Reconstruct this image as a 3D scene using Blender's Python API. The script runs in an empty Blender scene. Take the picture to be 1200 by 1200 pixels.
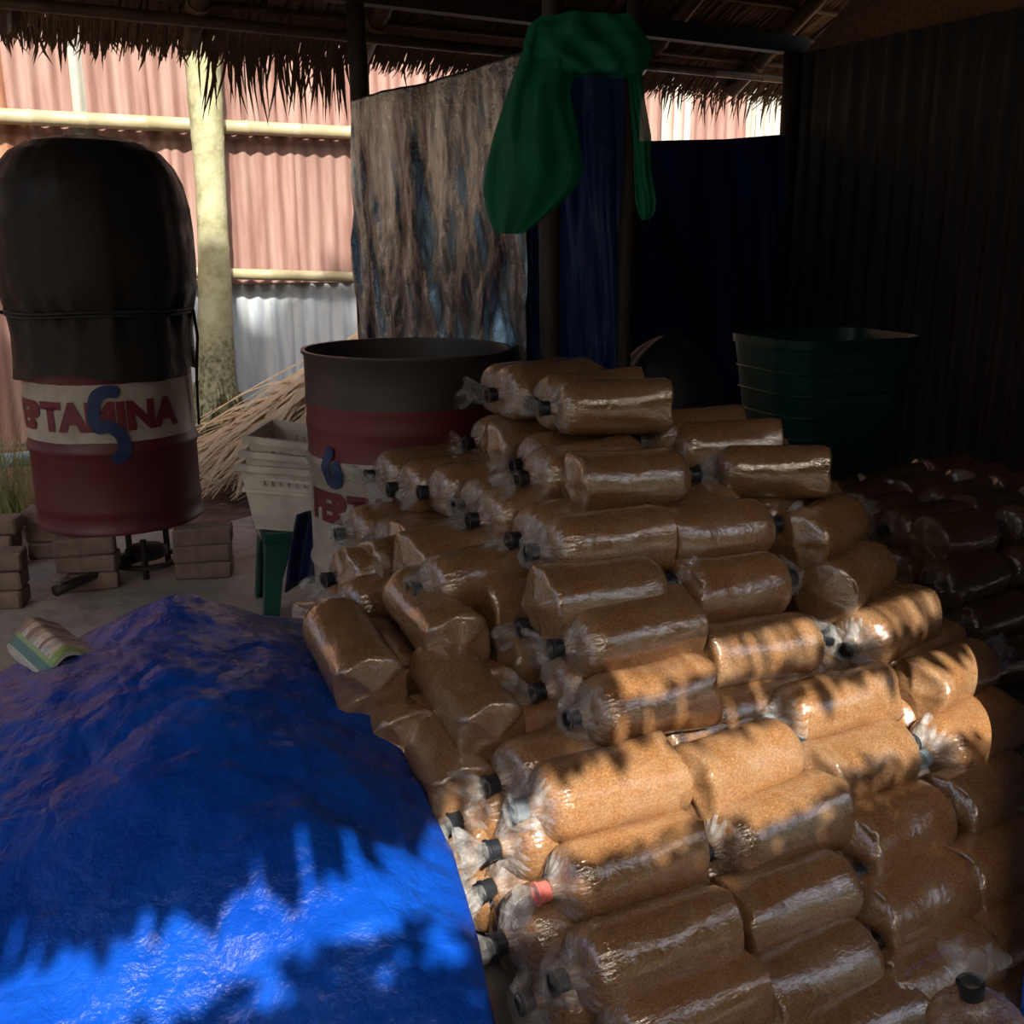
import bpy, bmesh, math, random
import numpy as np
from mathutils import Vector, Matrix, noise

random.seed(7)
rng = np.random.default_rng(7)
S = bpy.context.scene
COL = S.collection

# ------------------------------------------------------------------ camera
CAM_H = 1.2
PITCH = math.radians(15.0)
F_PX = 1200.0
cam_d = bpy.data.cameras.new('camera')
cam_d.sensor_width = 36.0
cam_d.sensor_height = 36.0
cam_d.lens = 36.0 * F_PX / 1200.0
cam_d.clip_start = 0.02
cam = bpy.data.objects.new('camera', cam_d)
cam.location = (0, 0, CAM_H)
cam.rotation_euler = (math.pi / 2 - PITCH, 0, 0)
COL.objects.link(cam)
S.camera = cam

# ------------------------------------------------------------------ light
SUN_EL = math.radians(40.0)
SUN_H = Vector((-0.2, 0.98, 0)).normalized()          # horizontal travel of the sunlight
SUN_DIR = Vector((SUN_H.x * math.cos(SUN_EL), SUN_H.y * math.cos(SUN_EL), -math.sin(SUN_EL)))
sun_d = bpy.data.lights.new('sun', 'SUN')
sun_d.energy = 9.8
sun_d.angle = math.radians(0.6)
sun_d.color = (1.0, 0.93, 0.80)
sun = bpy.data.objects.new('sun', sun_d)
sun.rotation_euler = SUN_DIR.to_track_quat('-Z', 'Y').to_euler()
sun.location = (-2, -6, 9)
COL.objects.link(sun)

world = bpy.data.worlds.new('world')
S.world = world
world.use_nodes = True
nt = world.node_tree
nt.nodes.clear()
sky = nt.nodes.new('ShaderNodeTexSky')
sky.sky_type = 'NISHITA'
sky.sun_disc = False
sky.sun_elevation = SUN_EL
sky.sun_rotation = math.atan2(-SUN_DIR.x, -SUN_DIR.y)
sky.air_density = 1.0
sky.dust_density = 7.0
bg = nt.nodes.new('ShaderNodeBackground')
bg.inputs['Strength'].default_value = 0.225
out = nt.nodes.new('ShaderNodeOutputWorld')
nt.links.new(sky.outputs[0], bg.inputs[0])
nt.links.new(bg.outputs[0], out.inputs[0])

S.view_settings.view_transform = 'Standard'
S.view_settings.look = 'None'
S.view_settings.gamma = 1.0
S.view_settings.exposure = 0.0
S.view_settings.use_curve_mapping = False
S.cycles.max_bounces = 8
S.cycles.transparent_max_bounces = 24
S.cycles.sample_clamp_indirect = 4.0
S.cycles.caustics_reflective = False
S.cycles.caustics_refractive = False

# ------------------------------------------------------------------ frames of reference
YAW = math.radians(29.5)                  # the shed is turned against the view
U = Vector((math.cos(YAW), math.sin(YAW), 0))
W = Vector((-math.sin(YAW), math.cos(YAW), 0))


def P(u, w, z=0.0):
    v = U * u + W * w
    return Vector((v.x, v.y, z))


def uw(p):
    return p.x * U.x + p.y * U.y, p.x * W.x + p.y * W.y


def ray(x, y):
    a, v = (x - 600) / F_PX, (y - 600) / F_PX
    return Vector((a, math.cos(PITCH) - v * math.sin(PITCH), -v * math.cos(PITCH) - math.sin(PITCH)))


ORG = Vector((0, 0, CAM_H))


def at_z(x, y, z):
    r = ray(x, y)
    return ORG + r * ((z - CAM_H) / r.z)


def at_w(x, y, w):
    r = ray(x, y)
    return ORG + r * (w / r.dot(W))


def at_d(x, y, d):
    return ORG + ray(x, y) * d


# ------------------------------------------------------------------ mesh helpers
class MB:
    def __init__(self):
        self.v, self.f = [], []

    def add(self, vs, fs):
        o = len(self.v)
        self.v += [tuple(p) for p in vs]
        self.f += [tuple(i + o for i in f) for f in fs]

    def box(self, c, s, rot=None, taper=1.0):
        hx, hy, hz = s[0] / 2, s[1] / 2, s[2] / 2
        vs = []
        for z in (-1, 1):
            t = taper if z > 0 else 1
            for x, y in ((-1, -1), (1, -1), (1, 1), (-1, 1)):
                p = Vector((x * hx * t, y * hy * t, z * hz))
                if rot is not None:
                    p = rot @ p
                vs.append(p + Vector(c))
        self.add(vs, [(3, 2, 1, 0), (4, 5, 6, 7), (0, 1, 5, 4), (1, 2, 6, 5), (2, 3, 7, 6), (3, 0, 4, 7)])

    def tube(self, pts, rad, n=10, caps=True):
        pts = [Vector(p) for p in pts]
        m = len(pts)
        rads = rad if isinstance(rad, (list, tuple)) else [rad] * m
        vs = []
        ref = None
        for i in range(m):
            t = (pts[min(i + 1, m - 1)] - pts[max(i - 1, 0)]).normalized()
            if ref is None:
                ref = Vector((0, 0, 1)) if abs(t.z) < 0.9 else Vector((1, 0, 0))
            a = t.cross(ref).normalized()
            b = a.cross(t).normalized()
            ref = b
            for k in range(n):
                th = 2 * math.pi * k / n
                vs.append(pts[i] + (a * math.cos(th) + b * math.sin(th)) * rads[i])
        fs = []
        for i in range(m - 1):
            for k in range(n):
                k2 = (k + 1) % n
                fs.append((i * n + k, i * n + k2, (i + 1) * n + k2, (i + 1) * n + k))
        if caps:
            fs.append(tuple(reversed(range(n))))
            fs.append(tuple((m - 1) * n + k for k in range(n)))
        self.add(vs, fs)

    def lathe(self, prof, n=48, c=(0, 0, 0), close=False):
        vs, fs = [], []
        m = len(prof)
        for r, z in prof:
            for k in range(n):
                th = 2 * math.pi * k / n
                vs.append((c[0] + r * math.cos(th), c[1] + r * math.sin(th), c[2] + z))
        for i in range(m - 1):
            for k in range(n):
                k2 = (k + 1) % n
                fs.append((i * n + k, i * n + k2, (i + 1) * n + k2, (i + 1) * n + k))
        if close:
            fs.append(tuple(reversed(range(n))))
            fs.append(tuple((m - 1) * n + k for k in range(n)))
        self.add(vs, fs)

    def grid(self, fn, nu, nv):
        vs = [fn(i / (nu - 1), j / (nv - 1)) for j in range(nv) for i in range(nu)]
        fs = [(j * nu + i, j * nu + i + 1, (j + 1) * nu + i + 1, (j + 1) * nu + i) for j in range(nv - 1) for i in range(nu - 1)]
        self.add(vs, fs)

    def mesh(self, name, mat=None, smooth=True, sharp=None):
        me = bpy.data.meshes.new(name)
        me.from_pydata(self.v, [], self.f)
        me.update()
        if smooth:
            me.polygons.foreach_set('use_smooth', [True] * len(me.polygons))
            if sharp:
                me.set_sharp_from_angle(angle=math.radians(sharp))
        if mat:
            me.materials.append(mat)
        return me

    def build(self, name, mat=None, parent=None, smooth=True, sharp=None, **tags):
        return obj(name, self.mesh(name, mat, smooth, sharp), parent, **tags)


def obj(name, me, parent=None, loc=None, rot=None, **tags):
    o = bpy.data.objects.new(name, me)
    COL.objects.link(o)
    if parent is not None:
        o.parent = parent
    if loc is not None:
        o.location = loc
    if rot is not None:
        o.rotation_euler = rot
    for k, v in tags.items():
        o[k] = v
    return o


def empty(name, loc=(0, 0, 0), rz=0.0, **tags):
    o = obj(name, None, loc=loc, rot=(0, 0, rz), **tags)
    o.empty_display_size = 0.05
    return o


def nz(x, y, z=0.0, s=1.0):
    return noise.noise(Vector((x * s, y * s, z * s)))


def fbm(x, y, z=0.0, s=1.0, o=4):
    return noise.fractal(Vector((x * s, y * s, z * s)), 1.0, 2.0, o)


# ------------------------------------------------------------------ materials
def lin(r, g, b):
    def f(c):
        c /= 255
        return c / 12.92 if c <= 0.04045 else ((c + 0.055) / 1.055) ** 2.4
    return (f(r), f(g), f(b), 1)


class Mat:
    def __init__(self, name, rough=0.6, base=None, **inp):
        self.m = bpy.data.materials.new(name)
        self.m.use_nodes = True
        self.t = self.m.node_tree
        self.b = self.t.nodes['Principled BSDF']
        self.b.inputs['Roughness'].default_value = rough
        if base:
            self.b.inputs['Base Color'].default_value = base
        for k, v in inp.items():
            self.b.inputs[k.replace('_', ' ')].default_value = v
        self._tc = None

    def tc(self, kind='Object'):
        if self._tc is None:
            self._tc = self.t.nodes.new('ShaderNodeTexCoord')
        return self._tc.outputs[kind]

    def node(self, t, **kw):
        n = self.t.nodes.new(t)
        for k, v in kw.items():
            setattr(n, k, v)
        return n

    def link(self, a, b):
        self.t.links.new(a, b)

    def map(self, scale=(1, 1, 1), src=None, loc=(0, 0, 0)):
        n = self.node('ShaderNodeMapping')
        n.inputs['Scale'].default_value = scale
        n.inputs['Location'].default_value = loc
        self.link(src or self.tc(), n.inputs[0])
        return n.outputs[0]

    def noise(self, scale, detail=4, rough=0.55, vec=None, dist=0.0):
        n = self.node('ShaderNodeTexNoise')
        n.inputs['Scale'].default_value = scale
        n.inputs['Detail'].default_value = detail
        n.inputs['Roughness'].default_value = rough
        n.inputs['Distortion'].default_value = dist
        self.link(vec or self.tc(), n.inputs['Vector'])
        return n.outputs['Fac']

    def wave(self, scale, vec=None, axis='X', dist=0.0):
        n = self.node('ShaderNodeTexWave', bands_direction=axis)
        n.inputs['Scale'].default_value = scale
        n.inputs['Distortion'].default_value = dist
        self.link(vec or self.tc(), n.inputs['Vector'])
        return n.outputs['Fac']

    def ramp(self, fac, stops, interp='LINEAR'):
        n = self.node('ShaderNodeValToRGB')
        cr = n.color_ramp
        cr.interpolation = interp
        while len(cr.elements) < len(stops):
            cr.elements.new(0.5)
        for e, (p, c) in zip(cr.elements, stops):
            e.position = p
            e.color = c if len(c) == 4 else (*c, 1)
        self.link(fac, n.inputs[0])
        return n.outputs[0]

    def mix(self, fac, a, b, mode='MIX'):
        n = self.node('ShaderNodeMix', data_type='RGBA', blend_type=mode)
        for i, v in ((0, fac), (6, a), (7, b)):
            if hasattr(v, 'is_linked') or hasattr(v, 'links'):
                self.link(v, n.inputs[i])
            else:
                n.inputs[i].default_value = v
        return n.outputs[2]

    def math(self, op, a, b=0.0):
        n = self.node('ShaderNodeMath', operation=op)
        for i, v in ((0, a), (1, b)):
            if hasattr(v, 'links'):
                self.link(v, n.inputs[i])
            else:
                n.inputs[i].default_value = v
        return n.outputs[0]

    def random(self):
        return self.node('ShaderNodeObjectInfo').outputs['Random']

    def color(self, sock):
        self.link(sock, self.b.inputs['Base Color'])

    def bump(self, h, strength=0.3, dist=0.01, to='Normal', prev=None):
        n = self.node('ShaderNodeBump')
        n.inputs['Strength'].default_value = strength
        n.inputs['Distance'].default_value = dist
        self.link(h, n.inputs['Height'])
        if prev:
            self.link(prev, n.inputs['Normal'])
        if to:
            self.link(n.outputs[0], self.b.inputs[to])
        return n.outputs[0]

    def through(self, amount, col):
        """mix in translucency of a thin sheet"""
        tr = self.node('ShaderNodeBsdfTranslucent')
        tr.inputs['Color'].default_value = col
        mx = self.node('ShaderNodeMixShader')
        mx.inputs[0].default_value = amount
        self.link(self.b.outputs[0], mx.inputs[1])
        self.link(tr.outputs[0], mx.inputs[2])
        self.link(mx.outputs[0], self.t.nodes['Material Output'].inputs[0])


def simple(name, col, rough=0.6, var=0.25, scale=12, bump=0.0, **kw):
    M = Mat(name, rough, **kw)
    c = lin(*col)
    d = tuple(x * (1 - var) for x in c[:3]) + (1,)
    e = tuple(min(1, x * (1 + var)) for x in c[:3]) + (1,)
    n = M.noise(scale)
    M.color(M.ramp(n, [(0.3, d), (0.7, e)]))
    if bump:
        M.bump(M.noise(scale * 6), bump, 0.004)
    return M.m


def mat_bag():
    M = Mat('sawdust_in_film', 0.8)
    grain = M.noise(250, 3, 0.7)
    c = M.ramp(grain, [(0.28, (0.14, 0.064, 0.025)), (0.52, (0.295, 0.138, 0.048)), (0.76, (0.50, 0.275, 0.115))])
    big = M.noise(9, 3)
    c = M.mix(M.ramp(big, [(0.35, (0, 0, 0)), (0.75, (0.45, 0.45, 0.45))]), c, (0.20, 0.088, 0.031, 1))
    r = M.ramp(M.random(), [(0, (0.80, 0.80, 0.82)), (0.5, (1.0, 0.98, 0.95)), (1, (1.12, 1.05, 0.98))])
    c = M.mix(1.0, c, r, 'MULTIPLY')
    # milky haze patches of the film, finely speckled
    hz = M.noise(16, 5, 0.7, dist=0.6)
    fine = M.noise(330, 2, 0.6)
    hf = M.math('MULTIPLY', M.ramp(hz, [(0.40, (0.05, 0.05, 0.05)), (0.74, (0.62, 0.62, 0.62))]), M.ramp(fine, [(0.35, (0.15, 0.15, 0.15)), (0.65, (1, 1, 1))]))
    c = M.mix(hf, c, (0.42, 0.33, 0.23, 1))
    M.color(c)
    M.b.inputs['Specular IOR Level'].default_value = 0.2
    M.b.inputs['Coat Weight'].default_value = 1.0
    M.b.inputs['Coat IOR'].default_value = 2.5
    M.b.inputs['Coat Roughness'].default_value = 0.05
    sx = M.node('ShaderNodeSeparateXYZ')
    M.link(M.tc(), sx.inputs[0])
    cb = M.node('ShaderNodeCombineXYZ')
    M.link(sx.outputs[1], cb.inputs[0])
    M.link(sx.outputs[2], cb.inputs[1])
    gr = M.node('ShaderNodeTexGradient', gradient_type='RADIAL')
    M.link(cb.outputs[0], gr.inputs[0])
    pc = M.node('ShaderNodeCombineXYZ')
    M.link(M.math('MULTIPLY', gr.outputs['Fac'], 34.0), pc.inputs[0])
    M.link(M.math('MULTIPLY', sx.outputs[0], 14.0), pc.inputs[1])
    pleat = M.noise(1.0, 3, 0.55, vec=pc.outputs[0])
    ends = M.ramp(M.math('ADD', M.math('MULTIPLY', sx.outputs[0], 3.0), 0.5), [(0.10, (1, 1, 1)), (0.34, (0, 0, 0)), (0.80, (0, 0, 0)), (0.92, (0.5, 0.5, 0.5))])
    w1 = M.noise(24, 5, 0.6, dist=1.4)
    st = M.noise(1.0, 4, 0.6, vec=M.map((22, 130, 130)))
    cr = M.node('ShaderNodeTexVoronoi', feature='DISTANCE_TO_EDGE')
    cr.inputs['Scale'].default_value = 30
    M.link(M.mix(0.10, M.tc(), M.node('ShaderNodeTexNoise').outputs['Color']), cr.inputs['Vector'])
    crs = M.math('MULTIPLY', M.ramp(cr.outputs['Distance'], [(0.0, (1, 1, 1)), (0.06, (0, 0, 0))]), M.math('ADD', M.math('MULTIPLY', ends, 0.30), 0.05))
    w1 = M.math('ADD', w1, crs)
    h = M.math('ADD', M.math('ADD', w1, M.math('MULTIPLY', st, 0.30)), M.math('MULTIPLY', M.math('MULTIPLY', pleat, ends), 2.6))
    M.bump(h, 0.36, 0.006, 'Coat Normal')
    M.bump(grain, 0.2, 0.002, 'Normal')
    return M.m


def mat_film():
    M = Mat('clear_film', 0.12, base=(0.75, 0.75, 0.76, 1))
    n = M.noise(60, 4, 0.6, dist=1)
    M.bump(n, 0.6, 0.006)
    tr = M.node('ShaderNodeBsdfTransparent')
    tr.inputs[0].default_value = (0.93, 0.93, 0.93, 1)
    mx = M.node('ShaderNodeMixShader')
    M.link(M.ramp(M.noise(45, 3), [(0.40, (0.06,) * 3), (0.72, (0.32,) * 3)]), mx.inputs[0])
    M.link(tr.outputs[0], mx.inputs[1])
    M.link(M.b.outputs[0], mx.inputs[2])
    M.link(mx.outputs[0], M.t.nodes['Material Output'].inputs[0])
    return M.m


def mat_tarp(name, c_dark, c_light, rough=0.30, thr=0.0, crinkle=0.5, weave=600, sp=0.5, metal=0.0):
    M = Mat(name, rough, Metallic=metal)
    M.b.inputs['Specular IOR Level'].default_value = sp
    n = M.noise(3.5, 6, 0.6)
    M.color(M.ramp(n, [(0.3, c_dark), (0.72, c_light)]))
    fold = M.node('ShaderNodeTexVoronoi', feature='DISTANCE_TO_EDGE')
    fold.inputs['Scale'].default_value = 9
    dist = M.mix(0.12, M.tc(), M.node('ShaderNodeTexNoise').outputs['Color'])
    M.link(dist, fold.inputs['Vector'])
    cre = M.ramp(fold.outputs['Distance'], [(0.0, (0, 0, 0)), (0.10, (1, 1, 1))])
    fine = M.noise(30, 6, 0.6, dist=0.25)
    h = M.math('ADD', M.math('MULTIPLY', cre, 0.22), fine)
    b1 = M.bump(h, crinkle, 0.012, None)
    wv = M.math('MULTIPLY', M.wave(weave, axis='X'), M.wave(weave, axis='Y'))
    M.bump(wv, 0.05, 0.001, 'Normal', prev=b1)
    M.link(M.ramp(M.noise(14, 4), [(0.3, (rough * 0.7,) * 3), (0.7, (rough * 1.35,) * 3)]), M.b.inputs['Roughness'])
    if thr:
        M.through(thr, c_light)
    return M.m


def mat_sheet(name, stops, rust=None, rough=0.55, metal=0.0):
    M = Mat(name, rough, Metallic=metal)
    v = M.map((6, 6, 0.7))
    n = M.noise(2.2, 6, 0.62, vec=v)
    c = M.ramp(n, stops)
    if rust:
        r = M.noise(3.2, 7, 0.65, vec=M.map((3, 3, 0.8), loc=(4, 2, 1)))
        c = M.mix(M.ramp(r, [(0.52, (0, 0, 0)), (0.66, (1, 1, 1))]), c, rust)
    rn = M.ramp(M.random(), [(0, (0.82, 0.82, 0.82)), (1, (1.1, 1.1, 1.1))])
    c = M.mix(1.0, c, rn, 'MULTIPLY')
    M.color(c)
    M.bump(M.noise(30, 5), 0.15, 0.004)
    return M.m


def mat_fibre(name, a, b, c, rough=0.8, thr=0.0):
    M = Mat(name, rough)
    n = M.noise(1.0, 4, 0.6, vec=M.map((60, 60, 60)))
    n2 = M.noise(7, 3)
    col = M.mix(n2, M.ramp(n, [(0.3, lin(*a)), (0.5, lin(*b)), (0.72, lin(*c))]), lin(*b))
    M.color(col)
    if thr:
        M.through(thr, lin(*c))
    return M.m


def mat_bamboo(name, base, ring):
    M = Mat(name, 0.42)
    n = M.noise(5, 5)
    c = M.ramp(n, [(0.3, lin(*ring)), (0.62, lin(*base))])
    M.color(c)
    M.bump(M.noise(40, 3), 0.12, 0.003)
    return M.m


M_BAG = mat_bag()
M_FILM = mat_film()
M_RING = {
    'black': simple('ring_black', (34, 38, 44), 0.35),
    'grey': simple('ring_blue_grey', (128, 150, 164), 0.35),
    'pink': simple('ring_pink', (222, 120, 112), 0.4),
}
M_TARP = mat_tarp('blue_tarp', (0.002, 0.036, 0.30, 1), (0.004, 0.080, 0.50, 1), 0.28, 0.0, 0.6, sp=0.2)
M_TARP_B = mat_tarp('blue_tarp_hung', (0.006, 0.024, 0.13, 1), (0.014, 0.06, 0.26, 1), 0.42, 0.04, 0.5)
def mat_silver():
    """silver side of a hung tarp, its fold sheen painted as long streaks"""
    M = Mat('silver_tarp_painted_sheen', 0.32, Metallic=0.92)
    rot = M.node('ShaderNodeMapping')
    rot.inputs['Rotation'].default_value = (0.0, 0.30, 0.0)
    rot.inputs['Scale'].default_value = (7, 7, 1.5)
    M.link(M.tc(), rot.inputs[0])
    n = M.noise(1.0, 7, 0.62, vec=rot.outputs[0], dist=0.5)
    M.color(M.ramp(n, [(0.36, (0.020, 0.024, 0.045)), (0.48, (0.13, 0.185, 0.23)), (0.64, (0.38, 0.52, 0.62))]))  # dark to pale streaks put the sheen of the folds into the colour
    n2 = M.noise(26, 6, 0.62)
    M.bump(M.math('ADD', n2, M.math('MULTIPLY', n, 0.8)), 0.5, 0.012)
    M.link(M.ramp(n2, [(0.3, (0.22,) * 3), (0.7, (0.42,) * 3)]), M.b.inputs['Roughness'])
    return M.m


M_TARP_G = mat_silver()
M_CONC = None


def mat_floor():
    M = Mat('concrete_floor', 0.75)
    n = M.noise(1.6, 8, 0.62)
    n2 = M.noise(14, 6, 0.6)
    c = M.ramp(n, [(0.3, lin(136, 128, 120)), (0.55, lin(172, 165, 156)), (0.75, lin(192, 184, 172))])
    c = M.mix(M.ramp(n2, [(0.45, (0, 0, 0)), (0.75, (0.6, 0.6, 0.6))]), c, lin(96, 84, 72))
    M.color(c)
    M.bump(n2, 0.3, 0.006)
    return M.m


def mat_soil():
    M = Mat('soil', 0.95)
    n = M.noise(5, 8, 0.68)
    c = M.ramp(n, [(0.3, lin(62, 46, 36)), (0.5, lin(112, 84, 62)), (0.72, lin(158, 124, 96))])
    M.color(c)
    M.bump(M.noise(26, 7, 0.7), 0.8, 0.02)
    return M.m


M_FLOOR = mat_floor()
M_SOIL = mat_soil()
M_PINK = mat_sheet('rusted_pink_iron', [(0.3, lin(118, 85, 77)), (0.5, lin(138, 106, 98)), (0.72, lin(150, 125, 117))])
M_RUST = mat_sheet('orange_rust_iron', [(0.3, lin(120, 76, 54)), (0.5, lin(150, 106, 80)), (0.72, lin(164, 132, 110))], rust=lin(134, 84, 56))
M_SILV = mat_sheet('blue_grey_zinc', [(0.3, lin(150, 162, 174)), (0.5, lin(176, 186, 196)), (0.72, lin(204, 208, 208))], rough=0.45)
M_PALE = mat_sheet('pale_zinc', [(0.3, lin(136, 136, 128)), (0.5, lin(154, 154, 147)), (0.72, lin(168, 168, 162))], rough=0.5)
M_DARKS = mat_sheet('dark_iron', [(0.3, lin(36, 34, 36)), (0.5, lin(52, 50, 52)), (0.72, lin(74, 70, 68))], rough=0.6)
M_THATCH = mat_fibre('dry_thatch', (84, 66, 52), (128, 104, 82), (168, 140, 112), 0.85)
M_FRINGE = mat_fibre('thatch_fringe', (70, 54, 40), (112, 88, 66), (150, 122, 92), 0.8, 0.06)
M_FROND = mat_fibre('dry_palm_frond', (132, 108, 80), (200, 174, 138), (228, 208, 172), 0.7, 0.1)
M_BAMB = mat_bamboo('pale_bamboo', (168, 160, 132), (146, 134, 100))
M_BAMD = mat_bamboo('smoked_bamboo', (96, 78, 58), (64, 50, 38))
M_TRUNK = None


def mat_trunk():
    M = Mat('palm_trunk', 0.8)
    n = M.noise(9, 6, 0.65)
    c = M.ramp(n, [(0.3, lin(122, 120, 86)), (0.52, lin(158, 156, 124)), (0.72, lin(172, 170, 146))])
    low = M.node('ShaderNodeSeparateXYZ')
    M.link(M.tc(), low.inputs[0])
    lf = M.math('ADD', low.outputs[2], M.math('MULTIPLY', M.noise(5, 4), 0.5))
    c = M.mix(M.ramp(lf, [(0.75, (1, 1, 1)), (1.15, (0, 0, 0))]), c, M.ramp(M.noise(34, 5), [(0.35, lin(74, 76, 54)), (0.65, lin(150, 148, 118))]))
    M.color(c)
    M.bump(M.noise(40, 6), 0.5, 0.01)
    return M.m


M_TRUNK = mat_trunk()

# ------------------------------------------------------------------ the setting: ground and floor
SLAB_W = 4.37
mb = MB()
cs = [P(-4, -2.2), P(5.2, -2.2), P(5.2, SLAB_W), P(-4, SLAB_W)]
n = 26


def slab_fn(a, b):
    p = P(-4 + 9.2 * a, -2.2 + (SLAB_W + 2.2) * b)
    if b == 1.0:
        p += W * (0.10 * fbm(p.x, p.y, 0, 2.2) + 0.03 * nz(p.x, p.y, 3, 9))
    return (p.x, p.y, 0.0)


mb.grid(slab_fn, 90, 24)
top = len(mb.v)
edge = [mb.v[23 * 90 + i] for i in range(90)]
mb.add(edge + [(x, y, -0.12) for x, y, z in edge], [(i + 1, i, i + 90, i + 91) for i in range(89)])
floor = mb.build('floor', M_FLOOR, smooth=True, sharp=40, kind='structure', label='grey concrete floor slab of the shed', category='floor')

mb = MB()


def soil_fn(a, b):
    p = P(-9 + 20 * a, -16 + 25 * b)
    h = -0.045
    if b > 0.6:
        h += 0.03 * fbm(p.x, p.y, 1, 1.4) + 0.012 * nz(p.x, p.y, 2, 9)
        u_, w_ = uw(p)
        if 4.0 < w_ < 4.7:
            h = min(h, -0.02)
    return (p.x, p.y, h)


mb.grid(soil_fn, 120, 150)
mb.build('ground', M_SOIL, kind='structure', label='bare brown soil between the shed and the fence', category='ground')

# ------------------------------------------------------------------ corrugated sheets
PITCHC = 0.106


def sheet_mesh(name, width, h, mat, amp=0.011, seg=8):
    mb = MB()
    nc = int(round(width / PITCHC * seg))

    def fn(a, b):
        x = a * width
        return (x, amp * math.cos(2 * math.pi * x / PITCHC) + 0.004 * nz(x, b * h, 5, 2.0), b * h)
    mb.grid(fn, nc + 1, 5)
    k = len(mb.v)
    me = mb.mesh(name, mat)
    return me


def sheet_obj(me, base, ang, parent, tilt=0.0):
    o = obj('corrugated_sheet', me, parent)
    o.matrix_world = Matrix.Translation(base) @ Matrix.Rotation(ang, 4, 'Z') @ Matrix.Rotation(tilt, 4, 'X')
    return o


FENCE_W = 7.0
fence = empty('wall_back', P(3, FENCE_W, 0), kind='structure', label='tall fence of rusty pink and zinc corrugated iron sheets', category='fence')
FI = fence.matrix_basis.inverted()


def fsheet(u0, w, z0, width, h, mat, seed=0):
    o = obj('corrugated_sheet', sheet_mesh('corrugated_sheet', width, h, mat), fence)
    o.matrix_local = FI @ Matrix.Translation(P(u0, w, z0)) @ Matrix.Rotation(YAW, 4, 'Z')
    return o


def u_at(px, py=200, w=FENCE_W):
    return uw(at_w(px, py, w))[0]


us = [-2.6 + 0.80 * i for i in range(14)]
# lower, middle and upper course; each upper course laps in front of the one below
low_m = [M_RUST, M_PINK, M_PINK, M_RUST, M_PINK, M_SILV, M_SILV, M_SILV, M_PALE, M_SILV]
for i, u0 in enumerate(us):
    uc = u0 + 0.4
    lo = M_SILV if uc > u_at(225) else M_PINK
    fsheet(u0, FENCE_W, -0.05, 0.86, 1.02, lo)
    mi = M_RUST if uc < u_at(60) else M_PINK
    fsheet(u0 + 0.06, FENCE_W - 0.026, 0.90, 0.86, 1.06, mi)
    up = M_PALE if u_at(880) < uc < u_at(935) else (M_RUST if uc < u_at(75) else M_PINK)
    fsheet(u0 - 0.05, FENCE_W - 0.052, 1.86, 0.86, 1.15, up)
# the narrow pale sheet at left and the white ones seen over the blue sheet at right
fsheet(u_at(78, 110), FENCE_W - 0.066, 0.92, 0.117, 2.05, M_PALE)
fsheet(u_at(770, 145), FENCE_W - 0.070, 1.6, 0.273, 1.3, M_PALE)
fsheet(u_at(880, 145), FENCE_W - 0.070, 1.6, 0.39, 1.3, M_PALE)


def bamboo(name, a, b, r, mat, parent=None, nodes=0.34, bend=0.0, **tags):
    a, b = Vector(a), Vector(b)
    L = (b - a).length
    mb = MB()
    pts, rad = [], []
    k = max(2, int(L / nodes))
    ph = random.random() * nodes
    ts = [0.0]
    t = ph
    while t < L - 0.02:
        for d in (-0.012, 0.0, 0.012):
            if 0.001 < t + d < L - 0.001:
                ts.append(t + d)
        t += nodes * random.uniform(0.9, 1.1)
    ts.append(L)
    ts = sorted(ts)
    nodeset = []
    t = ph
    for t in ts:
        f = t / L
        p = a.lerp(b, f) + Vector((0, 0, -bend * 4 * f * (1 - f)))
        pts.append(p)
    # swell at the middle of each node triple
    rad = [r * (1 - 0.12 * t / L) for t in ts]
    for i in range(1, len(ts) - 1):
        if ts[i] - ts[i - 1] < 0.02 and ts[i + 1] - ts[i] < 0.02:
            rad[i] *= 1.13
    mb.tube(pts, rad, 12)
    return mb.build(name, mat, parent, **tags)


def frail(z_l, z_r, px_l, px_r, y_l, y_r, w):
    a = at_w(px_l, y_l, w)
    b = at_w(px_r, y_r, w)
    return a, b


RW = FENCE_W - 0.13
a = at_w(-60, 133, RW); b = at_w(460, 158, RW)
dirn = (b - a).normalized()
o = bamboo('bamboo_rail', a - dirn * 2.0, b + dirn * 1.0, 0.046, M_BAMB, label='upper pale bamboo rail running across the rusty fence', category='bamboo pole')
a = at_w(-60, 312, RW); b = at_w(460, 326, RW)
dirn = (b - a).normalized()
o = bamboo('bamboo_rail', a - dirn * 2.0, b + dirn * 1.0, 0.038, M_BAMB, label='lower pale bamboo rail above the blue-grey zinc sheets', category='bamboo pole')

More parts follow.
